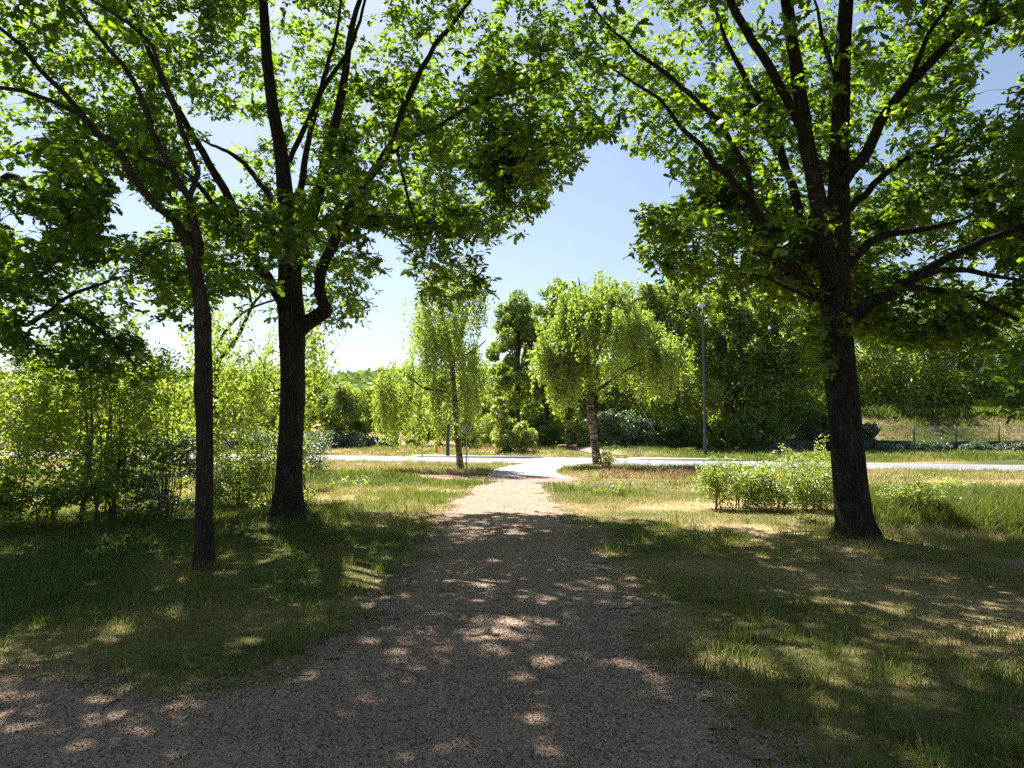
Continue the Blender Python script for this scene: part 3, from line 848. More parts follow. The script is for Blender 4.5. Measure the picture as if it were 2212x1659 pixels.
# ---- neighbours whose trunks stand outside the frame, boughs reaching in
def side_oak(label, x, y, limbs, ells, zmin, seed, H=8):
    tk = np.array([(x, y, height(x, y) - .05, .24), (x + .05, y, 1.5, .2), (x - .05, y, 3.2, .18), (x, y, 5, .14), (x + .1, y, H, .06)], float)
    oak_tree('oak_tree', label, (x, y, 0), tk, limbs, ells, zmin, seed, group='oaks beside the path', tsides=14)
side_oak('oak off the left edge whose leafy boughs hang low over the thicket', -11.6, 12.5,
         [limb4([(-330, 800, 26), (-150, 640, 22), (0, 390, 18), (80, 430, 12), (160, 480, 8)], 12.5, 11.5),
          limb4([(-330, 750, 24), (-100, 600, 18), (60, 640, 12), (200, 700, 9), (290, 790, 6)], 12.5, 10.8),
          limb4([(-330, 820, 20), (-60, 720, 14), (60, 700, 10), (150, 640, 8), (260, 600, 5)], 12.5, 11)],
         [((-10.2, 13.0, 6.0), (4.4, 4.0, 4.3), 560), ((-7.2, 11.6, 4.0), (2.3, 1.6, 1.6), 150)], 1.9, 14)
side_oak('oak off the right edge with one bright hanging bough in view', 9.6, 6.6,
         [limb4([(3300, 500, 26), (2900, 520, 20), (2600, 600, 14), (2380, 720, 9), (2230, 830, 5)], 6.6, 6.9)],
         [((8.2, 7.2, 6.0), (3.4, 3.4, 3.2), 380), ((6.0, 7.2, 2.6), (1.5, .9, 1.1), 60)], 1.6, 15, H=7)

# ------------------------------------------------------------------ weeping birches
def birch(name, label, trunk, limbs, ells, zmin, seed, n_strand, strand, lsize, leaf='birch_leaf', group='birches by the road', bark='birch_bark', per=3, poly=None, sl=.07, cat='birch'):
    rng = np.random.default_rng(seed)
    root = empty(name, (trunk[0][0], trunk[0][1], float(height(trunk[0][0], trunk[0][1]))))
    tag(root, label, cat, group)
    sk = Skel(rng); sk.limb(trunk)
    mb = MB(); C = catmull(trunk, .16)
    mb.tube(C[:, :3], C[:, 3], 12, bump=.06, seed=seed, flare=.3 * np.exp(-(C[:, 2] - C[0, 2]) / .2))
    mb.build('trunk', M[bark], root, smooth=True)
    for L in limbs:
        sk.limb(L); m2 = MB(); C = catmull(L, .2); m2.tube(C[:, :3], C[:, 3], 8, bump=.06)
        m2.build('limb', M['twig'], root, smooth=True)
    pts = []
    for c, r, n in ells:
        q = rng.normal(0, 1, (n, 3)); q /= np.linalg.norm(q, axis=1)[:, None]
        q *= rng.uniform(.35, 1, (n, 1)) ** .6
        pts.append(np.array(c) + q * np.array(r))
    pts = np.concatenate(pts); pts = pts[pts[:, 2] > zmin]
    sk.grow(pts, seg=.45, sag=.12, maxd=12); sk.radii(.006, .45, .05)
    tw = MB(); sk.twigs(tw, (3, 3, 5))
    # hanging strands
    tips = np.array([sk.p[c[-1]] for c in sk.chains])
    idx = rng.integers(0, len(tips), n_strand)
    pos = tips[idx] + rng.normal(0, .22, (n_strand, 3))
    kk = noise3(pos[:, 0] * 1.1, pos[:, 1] * 1.1, pos[:, 2] * 1.1, seed) > .46; pos = pos[kk]; n_strand = len(pos)
    L = rng.uniform(strand[0], strand[1], n_strand)
    L = np.minimum(L, np.maximum(.2, pos[:, 2] - zmin + rng.uniform(-.3, .5, n_strand)))
    tips_of = lambda p_: tips[np.argmin(((tips - p_) ** 2).sum(1))][None]
    allp = []
    for p_, l in zip(pos, L):
        k = max(3, int(l / sl))
        t = np.linspace(0, 1, k)
        az = rng.uniform(0, 6.28); sw = rng.uniform(0, .18)
        q = np.stack([p_[0] + np.cos(az) * sw * t * l, p_[1] + np.sin(az) * sw * t * l, p_[2] + .12 * l * np.sin(t * 3) * (1 - t) - l * t], -1)
        if rng.uniform() < .3 and poly is not None and sl > .065: tw.tube(np.vstack([tips_of(p_), q[::max(1, k // 4)]]), .004, 3, cap=False)
        allp.append(np.repeat(q, per, 0))
    P = np.concatenate(allp); P = P + rng.normal(0, .06, P.shape)
    if poly is not None:
        u, v, _ = proj(P); P = P[inpoly(u + np.repeat(rng.normal(0, 16, len(u) // per + 1), per)[:len(u)], v + np.repeat(rng.normal(0, 20, len(u) // per + 1), per)[:len(u)], poly)]
    n = len(P)
    tw.build('branches', M['twig'], root, smooth=True)
    az = rng.uniform(0, 6.28, n); el = rng.normal(-.8, .5, n)
    d = np.stack([np.cos(az) * np.cos(el), np.sin(az) * np.cos(el), np.sin(el)], -1)
    up = rng.normal(0, 1, (n, 3)) + np.array((0, 0, .4))
    v, f, a = place(T_RH, P, d, up, lsize * rng.uniform(.7, 1.3, n), np.clip(rng.normal(.5, .22, n) + .25 * (noise3(P[:, 0], P[:, 1], P[:, 2], 4) - .5), 0, 1))
    mesh_obj('crown', v, f, M[leaf], root, attr={'rnd': a})
    print(name, 'leaves', n)
    return root

Db = 33.9
q = limb4([(1291, 1012, 21), (1285, 960, 17), (1278, 910, 16), (1274, 860, 14), (1272, 810, 10), (1270, 760, 8), (1262, 700, 6), (1255, 640, 4), (1250, 600, 2)], Db, Db)
q[0, 2] = -.05
lim = [limb4(*z) for z in [
    ([(1274, 862, 8), (1295, 840, 7), (1330, 815, 6), (1370, 790, 5), (1420, 770, 4)], Db, Db - 2),
    ([(1273, 872, 7), (1240, 862, 6), (1215, 840, 4), (1190, 800, 3)], Db, Db - 1.5),
    ([(1271, 815, 7), (1290, 770, 6), (1310, 720, 5), (1330, 660, 4), (1345, 610, 2)], Db, Db + 1),
    ([(1271, 790, 6), (1240, 740, 5), (1215, 690, 4), (1195, 640, 2)], Db, Db + 1.5),
    ([(1270, 760, 6), (1310, 700, 5), (1370, 650, 4), (1410, 640, 2)], Db, Db - 1)]]
birch('birch_tree', 'round-headed yellow-green birch with a leaning pale trunk right of the path crossing', q, lim,
      [((4.2, 33.9, 7.9), (1.9, 1.9, 1.3), 80), ((4.3, 33.9, 6.3), (3.1, 2.9, 1.7), 150), ((6.9, 33.4, 5.2), (1.6, 1.8, 1.1), 55), ((2.1, 33.8, 5.0), (1.3, 1.6, 1.2), 50)], 2.0, 21, 2300, (.5, 1.7), .13,
      poly=[(1140, 925), (1130, 790), (1155, 680), (1205, 600), (1290, 545), (1380, 560), (1420, 620), (1480, 680), (1505, 780), (1480, 860), (1400, 880), (1330, 870), (1310, 925), (1250, 930), (1190, 935)])
Db = 30.5
q = limb4([(995, 1010, 16), (990, 960, 13), (985, 900, 13), (980, 840, 12), (975, 780, 11), (968, 730, 9), (957, 690, 7), (945, 650, 5), (938, 600, 3)], Db, Db)
q[0, 2] = -.05
lim = [limb4(*z) for z in [
    ([(978, 790, 9), (990, 740, 8), (1005, 690, 6), (1018, 640, 4), (1025, 600, 2)], Db, Db),
    ([(982, 850, 6), (955, 845, 6), (915, 838, 5), (885, 815, 3), (860, 800, 2)], Db, Db - 1),
    ([(972, 755, 6), (930, 745, 4), (900, 725, 3)], Db, Db + 1),
    ([(976, 780, 6), (1020, 760, 4), (1050, 735, 2)], Db, Db + .5)]]
birch('birch_tree', 'tall thin weeping birch with see-through crown left of the path, behind the round sign', q, lim,
      [((-2.7, 30.5, 7.0), (1.7, 1.7, 2.2), 90), ((-2.5, 30.5, 4.2), (2.0, 1.9, 1.5), 130), ((-4.4, 30.2, 3.6), (1.6, 1.4, .9), 80)], .8, 22, 1150, (.7, 2.4), .105,
      poly=[(812, 960), (815, 800), (862, 770), (870, 700), (885, 590), (940, 560), (1030, 565), (1068, 610), (1085, 680), (1060, 780), (1050, 870), (1035, 960), (1030, 1010), (980, 1030), (830, 985)], per=3)
# gnarled birch behind the slim oak
Db = 17.5
q = limb4([(467, 1075, 24), (466, 1000, 19), (466, 920, 18), (466, 850, 17), (465, 800, 15), (468, 780, 13)], Db, Db)
q[0, 2] = 0
lim = [limb4(*z) for z in [
    ([(468, 785, 13), (490, 760, 11), (520, 715, 9), (540, 670, 7), (552, 650, 6), (590, 615, 4), (630, 590, 2)], Db, Db),
    ([(545, 665, 7), (538, 630, 6), (535, 590, 4), (545, 550, 2)], Db, Db + .5),
    ([(480, 770, 8), (478, 730, 7), (520, 680, 6), (570, 655, 5), (640, 640, 2)], Db, Db - 1),
    ([(466, 800, 6), (430, 808, 5), (390, 815, 4), (350, 800, 3), (310, 780, 2)], Db, Db - 1),
    ([(467, 850, 6), (520, 840, 5), (570, 850, 4), (630, 830, 3), (680, 800, 2)], Db, Db - 1),
    ([(467, 910, 5), (480, 940, 4), (510, 970, 3), (520, 900, 2)], Db, Db - .6)]]
birch('birch_tree', 'gnarled pale birch standing close behind the slim oak, loose spreading crown', q, lim,
      [((-6.1, 17.5, 4.3), (2.1, 1.9, 1.5), 120), ((-6.2, 17.0, 2.6), (2.0, 1.5, 1.1), 95), ((-5.0, 17.2, 3.0), (1.4, 1.3, 1.4), 50)], .7, 23, 800, (.25, .8), .085, per=3,
      poly=[(250, 830), (300, 760), (430, 700), (440, 560), (600, 540), (690, 600), (700, 680), (690, 760), (715, 800), (720, 860), (690, 900), (690, 960), (660, 1010), (560, 1000), (440, 1000), (300, 900)], sl=.06)

# ------------------------------------------------------------------ shrubs and young trees
def shrub(name, label, x, y, w, d, h, seed, n_tip, leaf='hazel_leaf', lsize=.075, per=(4, 7), stems=6, cat='shrub', group=None, z0=.15, template=None, upright=.3, bark='stem', shape=None, rz=.006, base=.5, lean=(0, 0), cluster=.1, poly=None):
    rng = np.random.default_rng(seed)
    z = float(height(x, y))
    root = empty(name, (x, y, z)); tag(root, label, cat, group)
    sk = Skel(rng)
    sk.p.append(np.array((x, y, z - .05))); sk.par.append(-1); sk.r.append(.01); sk.man.append(True)
    for k in range(stems):
        a = rng.uniform(0, 6.28); rr = rng.uniform(.1, 1) * (1 - upright)
        b0 = np.array((x, y, z - .04)) + np.array((math.cos(a) * w * .12, math.sin(a) * d * .12, 0)) * rng.uniform(.2, 1)
        top = np.array((x + math.cos(a) * w * .5 * rr + lean[0], y + math.sin(a) * d * .5 * rr + lean[1], z + h * rng.uniform(.6, .95)))
        mid = b0 * .55 + top * .45 + np.array((rng.normal(0, .05 * w), rng.normal(0, .05 * d), .08 * h))
        r_ = rz * h ** .5 * rng.uniform(1.2, 2.4)
        n_ = len(sk.p)
        L = np.array([[*b0, r_], [*mid, r_ * .65], [*top, .003]])
        C = catmull(L, .25); par = 0
        for c in C:
            sk.p.append(c[:3]); sk.par.append(par); sk.r.append(c[3]); sk.man.append(True); par = len(sk.p) - 1
        sk.chains.append([0] + list(range(n_, len(sk.p))) if False else list(range(n_, len(sk.p))))
    m_ = len(sk.chains)
    stm = MB()
    for ch in sk.chains:
        stm.tube(np.array([sk.p[i] for i in ch]), np.array([sk.r[i] for i in ch]), 6, cap=False)
    sk.chains = []
    q = rng.uniform(-1, 1, (n_tip * 6, 3)); rr = np.linalg.norm(q, axis=1)
    q = q[(rr < 1) & (rr > .3)]
    P = np.array((x + lean[0] * .6, y, z + z0 * h + (1 - z0) * h * .5)) + q * np.array((w / 2, d / 2, (1 - z0) * h / 2 * 1.05))
    if n_tip > 30: P = P[noise3(P[:, 0] * 1.6, P[:, 1] * 1.6, P[:, 2] * 1.6, seed) > .40]
    P = P[:n_tip]
    if poly is not None:
        u, v, _ = proj(P); P = P[inpoly(u, v, poly)]
    sk.grow(P, seg=max(.12, h * .07), sag=.05, root=np.array((x, y, z)), back=.2); sk.radii(.0025, .45, .02)
    sk.twigs(stm, (3, 4, 5))
    stm.build('stems', M[bark], root, smooth=True)
    cen = []
    for ch in sk.chains:
        Q = np.array([sk.p[i] for i in ch]); t = rng.uniform(max(0, len(Q) - 4), len(Q) - 1, per[0]); t[0] = len(Q) - 1
        i = np.minimum(t.astype(int), len(Q) - 2); cen.append(Q[i] + (Q[i + 1] - Q[i]) * (t - i)[:, None] + rng.normal(0, cluster, (per[0], 3)))
    cen = np.concatenate(cen); cen = cen[cen[:, 2] > height(cen[:, 0], cen[:, 1]) + .02]
    v, f, a = rosettes(rng, cen, per[1], lsize, template or T_OVAL, spread=lsize * .8, base=base + .02, var=.7, upj=.8)
    mesh_obj('leaves', v, f, M[leaf], root, attr={'rnd': a})
    return root

def X(u, D): return (u - 1106) / FU * D / (cP - 0)   # column u at depth D (near the horizon)
# thicket under the left boughs
TH = 'young trees and shrubs of the left thicket'
shrub('sapling', 'young birch-like tree with one pale thin stem at the left of the thicket', X(170, 12.6), 12.6, 2.6, 2.0, 3.6, 31, 232, stems=2, upright=.85, group=TH, cat='young tree', bark='birch_bark', z0=.2, rz=.014)
shrub('sapling', 'hazel with a fan of many straight thin stems in the middle of the thicket', X(235, 13.0), 13.0, 2.7, 2.2, 3.3, 32, 257, stems=12, upright=.72, group=TH, cat='young tree', z0=.25, rz=.0055)
shrub('sapling', 'leafy young tree at the far left edge of the thicket', X(20, 13.2), 13.2, 2.8, 2.4, 3.2, 33, 282, stems=4, upright=.6, group=TH, cat='young tree', z0=.12)
shrub('sapling', 'young tree left of the slim oak, pale green against the road', X(350, 14.2), 14.2, 2.0, 2.2, 3.3, 34, 183, stems=4, upright=.7, group=TH, cat='young tree', z0=.2)
shrub('shrub', 'low spreading shrub in front of the young trees, lowest leaves over the grass', X(110, 12.0), 12.0, 2.3, 1.3, 1.25, 35, 208, group=TH, stems=7, z0=.05)
shrub('shrub', 'dark dense shrub close on the left side of the slim oak', X(365, 13.3), 13.3, 1.9, 1.4, 1.5, 36, 245, leaf='bramble_leaf', group=TH, stems=8, z0=.03, lsize=.06)
shrub('shrub', 'shady shrub between the slim oak and the tall left oak', X(525, 15.2), 15.2, 1.9, 1.4, 1.25, 37, 208, leaf='wood_leaf', group=TH, stems=7, z0=.03, lsize=.065)
shrub('shrub', 'shrub with glinting leaves behind the multi-stemmed hazel', X(280, 14.6), 14.6, 2.4, 1.6, 1.9, 38, 232, group=TH, stems=7, z0=.05)
shrub('shrub', 'thin twiggy bush peeping out on the left side of the tall oak', X(590, 16.4), 16.4, 1.3, 1.1, 1.7, 39, 97, leaf='birch_leaf', group=TH, stems=5, z0=.15, lsize=.06)
shrub('shrub', 'airy bush with drooping sprays on the right side of the tall left oak', X(668, 20.0), 20.0, 1.3, 1.2, 1.55, 40, 110, leaf='bramble_leaf', group=TH, stems=5, z0=.3, lsize=.075)
# bright seedlings
SD = 'bright seedlings in the turf'
for k, (u, v, w, h, lab) in enumerate([
        (560, 1112, .45, .40, 'yellow-green seedling at the left foot of the tall left oak'),
        (664, 1100, .22, .40, 'few bright leaves behind the right foot of the tall left oak'),
        (780, 1052, .9, .34, 'bright seedling in the lush strip left of the path'),
        (735, 1050, .7, .26, 'bright low seedling left of the larger one in the lush strip'),
        (1345, 1072, .42, .34, 'single yellow-green seedling in the dry turf right of the path'),
        (1298, 1066, .22, .12, 'tiny flat seedling beside the single one in the dry turf'),
        (1728, 1128, .35, .14, 'low yellow-green seedling just left of the right oak'),
        (1900, 1075, .40, .35, 'yellow seedling peeping past the right side of the right oak'),
        (1893, 1140, .35, .22, 'seedling in long grass right of the right oak'),
        (235, 1210, .55, .30, 'leafy seedling in a sun fleck left of the slim oak'),
        (640, 1215, .35, .16, 'leafy seedling in a sun fleck right of the slim oak'),
        (320, 1180, .30, .12, 'small shaded seedling left of the slim oak')]):
    g_ = gnd(u, v)
    shrub('seedling', lab, g_[0], g_[1], w, w * .8, h, 50 + k, 9, leaf='light_leaf', lsize=.075 if h > .2 else .05, per=(2, 4), stems=3, cat='seedling', group=SD, z0=.25, template=T_OVAL, cluster=.04)
# bushes right of the path
BR = 'bushes right of the path'
shrub('bush', 'glossy willow-like bush left of the right oak, a mass of pale green leaves', X(1590, 15.0), 15.0, 1.7, 1.3, .95, 71, 210, leaf='light_leaf', lsize=.055, group=BR, cat='bush', stems=9, z0=.05, base=.12, per=(5, 6))
shrub('bush', 'bush with tall leafy shoots touching the left side of the right oak', X(1745, 14.7), 14.7, 1.6, 1.1, 1.1, 72, 200, leaf='light_leaf', lsize=.05, group=BR, cat='bush', stems=9, z0=.05, base=.12, per=(5, 6))
shrub('bush', 'low middle bush joining its two taller neighbours left of the right oak', X(1668, 14.5), 14.5, 1.5, .9, .75, 77, 160, leaf='light_leaf', lsize=.05, group=BR, cat='bush', stems=8, z0=.05, base=.12, per=(5, 6))
shrub('bush', 'thin upright shoots rising above the bush beside the right oak', X(1778, 15.4), 15.4, .35, .3, 1.5, 73, 26, leaf='light_leaf', lsize=.05, group=BR, cat='bush', stems=2, upright=.9, z0=.3)
shrub('bush', 'loose upright shoots at the left end of the bush band', X(1545, 14.9), 14.9, .6, .5, 1.0, 78, 30, leaf='light_leaf', lsize=.05, group=BR, cat='bush', stems=4, upright=.8, z0=.3, base=.2)
shrub('bush', 'pair of tall thin shoots in the middle of the bush band', X(1690, 15.2), 15.2, .5, .4, 1.25, 79, 28, leaf='light_leaf', lsize=.05, group=BR, cat='bush', stems=3, upright=.85, z0=.35, base=.2)
shrub('bush', 'small ragged bush just right of the right oak', X(1965, 14.0), 14.0, 1.1, .8, .62, 74, 90, leaf='hazel_leaf', lsize=.05, group=BR, cat='bush', stems=6, z0=.1, base=.7)
shrub('bush', 'low leafy clump at the right edge beyond the long grass', X(2060, 17.5), 17.5, 1.8, .8, .5, 75, 90, leaf='light_leaf', lsize=.06, group=BR, cat='bush', stems=6, z0=.1)
shrub('bush', 'upright weedy clump beside the trunk of the round-headed birch', X(1312, 33.2), 33.2, .55, .5, .8, 76, 30, leaf='light_leaf', lsize=.09, group=BR, cat='bush', stems=3, z0=.1)

# ------------------------------------------------------------------ trees across the road
def bg_tree(name, label, u, y, w, h, seed, leaf='wood_leaf', lsize=.3, n=9000, clumps=46, zlow=.12, cat='tree', group=None, trunk=True, depth=None, bark='twig', squash=1.0, x=None, z=None):
    rng = np.random.default_rng(seed)
    x = X(u, y) if x is None else x
    z = float(height(x, y)) if z is None else z
    root = empty(name, (x, y, z)); tag(root, label, cat, group)
    d = depth or w
    q = rng.normal(0, 1, (clumps, 3)); q /= np.linalg.norm(q, axis=1)[:, None]
    q[:, 2] = q[:, 2] * .95
    q *= rng.uniform(.45, 1.0, (clumps, 1)) ** .8
    c = q * np.array((w / 2, d / 2, h * (1 - zlow) / 2)) + np.array((x, y, z + h * (zlow + (1 - zlow) / 2)))
    cr = w * rng.uniform(.06, .15, clumps)
    n = int(n * 1.5); lsize *= .8; m = n // clumps
    th = rng.normal(0, 1, (clumps, m, 3)); th /= np.linalg.norm(th, axis=2)[..., None]
    rad = rng.uniform(.55, 1.08, (clumps, m, 1)) ** .6
    # inner fill
    P = c[:, None] + th * rad * cr[:, None, None] * np.array((1, 1, .85))
    bump_ = noise3(P[..., 0] * 2.1, P[..., 1] * 2.1, P[..., 2] * 2.1, seed)
    P = (P + th * (bump_[..., None] - .5) * cr[:, None, None] * 1.1).reshape(-1, 3); th = th.reshape(-1, 3)
    P = P[P[:, 2] > z + .05]; th = th[:len(P)]
    k = len(P)
    dd = rng.normal(0, 1, (k, 3)); dd[:, 2] -= .5
    up = th * 1.3 + rng.normal(0, .5, (k, 3)) + np.array((0, 0, .3))
    tone = np.clip(.5 + (noise3(P[:, 0] * .45, P[:, 1] * .45, P[:, 2] * .45, seed + 2) - .5) * .8 + rng.normal(0, .16, k), 0, 1)
    v, f, a = place(T_RH, P, dd, up, lsize * rng.uniform(.6, 1.35, k), tone)
    mesh_obj('crown', v, f, M[leaf], root, attr={'rnd': a})
    if trunk:
        mb = MB(); r = h * .018 + .05
        top = np.array((x + rng.normal(0, .3), y, z + h * .75))
        mb.tube(catmull([[x, y, z - .1, r], [x + rng.normal(0, .12), y, z + h * .3, r * .75], [*top, r * .2]], .6)[:, :3], np.linspace(r, r * .25, len(catmull([[x, y, z - .1, r], [x, y, z + h * .3, r], [*top, r]], .6))) if False else r * .7, 8)
        for j in rng.integers(0, clumps, 9):
            s_ = np.array((x, y, z + h * rng.uniform(.2, .5)))
            mb.tube(catmull([[*s_, 1], [*(s_ * .5 + c[j] * .5 + np.array((0, 0, .1 * h))), 1], [*c[j], 1]], .6)[:, :3], r * .25, 5)
        mb.build('trunk', M[bark], root, smooth=True)
    return root

WD = 'trees of the wood across the road'
S = 1.0
bg = bg_tree
# dark wood right of the crossing
bg('broadleaf_tree', 'tall dark tree just left of the crown of the round-headed birch', 1118, 58, 5.0, 12.6, 101, group=WD, n=13000)
bg('broadleaf_tree', 'dark tree behind the round-headed birch, showing as a peak above its left shoulder', 1180, 60, 6, 14.4, 102, group=WD, n=9000)
bg('broadleaf_tree', 'narrow drooping tree top rising behind the round-headed birch', 1225, 61, 4, 14.6, 103, group=WD, leaf='birch_leaf', n=7000)
bg('broadleaf_tree', 'dark low tree behind the bare trunk of the round-headed birch', 1290, 58, 6, 8, 104, group=WD, n=8000)
bg('broadleaf_tree', 'broad tree right of the round-headed birch with sunlit top', 1462, 55, 8.0, 14.0, 105, group=WD, n=20000, clumps=70)
bg('broadleaf_tree', 'massive dark green tree directly behind the street lamp', 1572, 56.5, 8, 12.6, 106, group=WD, n=22000, clumps=80)
bg('broadleaf_tree', 'wide dark tree between the street lamp and the right oak', 1688, 55, 8.6, 13.6, 107, group=WD, n=22000, clumps=80)
bg('broadleaf_tree', 'tree filling the gap behind the street lamp, crown top just above its neighbours', 1530, 66, 9, 14.6, 114, group=WD, n=16000, clumps=70)
bg('broadleaf_tree', 'tree farther back between the street lamp and the right oak', 1650, 67, 9.5, 15.2, 115, group=WD, n=16000, clumps=70)
bg('broadleaf_tree', 'dark tree behind the trunk of the right oak', 1810, 66, 10, 14.0, 108, group=WD, n=14000, clumps=60)
bg('broadleaf_tree', 'dark tree at the left end of the earth mound', 1905, 75, 11, 15, 109, group=WD, n=14000, clumps=60)
bg('broadleaf_tree', 'paler feathery tree above the middle of the earth mound', 2010, 78, 11, 15.8, 110, group=WD, leaf='bramble_leaf', n=13000, clumps=60)
bg('broadleaf_tree', 'dark tree above the right part of the earth mound', 2120, 77, 11, 15.5, 111, group=WD, n=13000, clumps=60)
bg('broadleaf_tree', 'dark tree at the right edge of the picture above the mound', 2240, 78, 11, 15.8, 112, group=WD, n=12000, clumps=60)
bg('broadleaf_tree', 'tree seen low between dark trunks right of the right oak', 1960, 84, 12, 13, 113, group=WD, n=9000, clumps=50)
for k, (u, y, w, h, lab, lf) in enumerate([
        (1250, 52.5, 2.6, 2.3, 'bright bramble bush at the mouth of the sandy track', 'light_leaf'),
        (1335, 52, 3.4, 2.9, 'bush with whitish sunlit leaves behind the birch trunk', 'bramble_leaf'),
        (1385, 52, 2.8, 2.2, 'grey-green bush left of the fallen pale stem', 'bramble_leaf'),
        (1450, 52.5, 3.6, 2.6, 'low dark bush left of the street lamp', 'wood_leaf'),
        (1540, 52.5, 3.8, 2.3, 'low dark bush right of the street lamp', 'wood_leaf'),
        (1640, 52.5, 4, 2.5, 'low dark bush at the foot of the wide dark tree', 'wood_leaf'),
        (1740, 53, 4, 2.8, 'shaded bush left of the right oak at the wood edge', 'wood_leaf'),
        (1170, 56, 3.2, 2.4, 'dark bush behind the sandy track', 'wood_leaf'),
        (1085, 50.0, 1.9, 4.2, 'upright yellow-green bush right of the round sign', 'light_leaf'),
        (1112, 49.0, 3.1, 2.1, 'rounded yellow-green bush on the verge right of the round sign', 'light_leaf'),
        (1040, 54.5, 4.6, 2.8, 'pale bright bush behind the round sign', 'light_leaf'),
        (950, 57, 5, 3.4, 'bright green bush behind the weeping birch', 'light_leaf'),
        (1872, 52.6, 1.3, 1.3, 'pale leafy bush at the left end of the mesh fence', 'bramble_leaf')]):
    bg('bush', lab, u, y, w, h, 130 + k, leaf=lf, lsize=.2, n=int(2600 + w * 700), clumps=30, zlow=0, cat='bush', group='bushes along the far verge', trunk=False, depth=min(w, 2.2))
# left side, beyond the road
bg('broadleaf_tree', 'rounded dark bushy tree left of the weeping birch', 762, 60, 5.4, 5.4, 150, group=WD, n=15000, zlow=0, lsize=.26)
for k, (u, y, w, h, lab) in enumerate([
        (885, 66, 6, 6.2, 'bright green tree between the dark bushy tree and the weeping birch'),
        (665, 66, 6, 6.4, 'bright tree seen just right of the tall left oak'),
        (560, 64, 8, 6.6, 'sunny green tree between the two left oaks'),
        (440, 66, 8, 6.8, 'sunny green tree behind the slim oak'),
        (320, 68, 8, 6.4, 'sunny green tree behind the hazel stems'),
        (190, 66, 8, 6.6, 'sunny green tree behind the thin pale stem of the thicket'),
        (60, 68, 8, 6.8, 'sunny green tree at the left edge beyond the road'),
        (-70, 70, 9, 7, 'sunny green tree cut by the left edge of the picture'),
        (1010, 68, 6, 5.6, 'bright green tree behind the round sign'),
        (1075, 74, 6, 7.0, 'bright tree between the two roadside birches')]):
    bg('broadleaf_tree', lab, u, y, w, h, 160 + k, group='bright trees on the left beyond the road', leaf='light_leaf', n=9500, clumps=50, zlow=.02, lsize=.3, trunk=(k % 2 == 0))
for k, (u, y, w, h, lab) in enumerate([
        (690, 56, 3.4, 1.3, 'grey-green bramble mound right of the tall left oak'),
        (625, 55, 4.0, 1.4, 'grey-green bramble mound half behind the tall left oak'),
        (765, 56.5, 4.0, .75, 'low bramble strip below the rounded dark tree'),
        (830, 57, 3.0, .75, 'low whitish bramble strip before the cyclist'),
        (520, 57, 4.5, 1.3, 'bramble mound seen between the two left oaks'),
        (400, 58, 4.5, 1.5, 'bramble mound seen left of the slim oak')]):
    bg('bramble', lab, u, y, w, h, 180 + k, leaf='bramble_leaf', lsize=.2, n=2800, clumps=26, zlow=0, cat='bramble', group='brambles beyond the road', trunk=False, depth=2)
# bramble tufts under the fence
for k, (u, y, w, h, lab) in enumerate([
        (1925, 49.3, 2.6, .45, 'bramble at the left foot of the mesh fence'), (2005, 49.0, 3.0, .75, 'bramble growing up the mesh fence by its middle post'),
        (2110, 49.0, 2.6, .5, 'bramble under the right panels of the mesh fence'), (2200, 49.2, 3.0, .6, 'bramble at the right edge below the mesh fence'),
        (1700, 50.0, 3, .5, 'dark bramble before the shaded end of the low wall')]):
    bg('bramble', lab, u, y, w, h, 190 + k, leaf='bramble_leaf', lsize=.16, n=2600, clumps=26, zlow=0, cat='bramble', group='brambles at the fence', trunk=False, depth=.8)

# far wooded ridge
rng = np.random.default_rng(5)
n = 42000
px = rng.uniform(-150, 80, n); py = rng.uniform(112, 200, n)
cell = fbm(px, py, .13, 55, 2)
pz = height(px, py) + 1 + 9 * cell * rng.uniform(.55, 1, n)
P = np.stack([px, py, pz], -1)
v, f, a = place(T_RH, P, rng.normal(0, 1, (n, 3)), rng.normal(0, .7, (n, 3)) + np.array((0, -.3, 1)), rng.uniform(.8, 2.0, n), np.clip(noise3(px * .2, py * .2, pz * .2, 6) + rng.normal(0, .12, n), 0, 1))
tag(mesh_obj('distant_wood', v, f, M['far_leaf'], attr={'rnd': a}), kind='stuff')
# dense undergrowth that closes the wood behind the first trees
n = 190000
px = rng.uniform(-4, 72, n); py = 66 + rng.uniform(0, 14, n) + .22 * np.maximum(px - 14, 0)
keep = (px > .5) | (py > 70); px, py = px[keep], py[keep]; n = len(px)
pz = height(px, py) + rng.uniform(0, 1, n) ** .8 * (4.0 + 4 * fbm(px, py, .22, 61, 2))
P = np.stack([px, py, pz], -1)
v, f, a = place(T_RH, P, rng.normal(0, 1, (n, 3)), rng.normal(0, .8, (n, 3)) + np.array((0, -.3, .7)), rng.uniform(.22, .5, n), np.clip(noise3(px * .4, py * .4, pz * .4, 6) + rng.normal(0, .16, n), 0, 1))
tag(mesh_obj('undergrowth', v, f, M['wood_leaf'], attr={'rnd': a}), kind='stuff')

# leaning dead stem in the wood edge
mb = MB(); a_, b_ = at(1378, 872, 51.2), at(1408, 922, 51.0)
mb.tube([a_ + (a_ - b_) * .25, a_, (a_ + b_) / 2 + np.array((.05, 0, 0)), b_, b_ + (b_ - a_) * .15], [.02, .03, .035, .04, .04], 6)
o = mb.build('dead_stem', plain('pale_wood', (.45, .36, .27), .8)); tag(o, 'thin pale dead stem leaning in the dark wood edge right of the round-headed birch', 'dead stem')

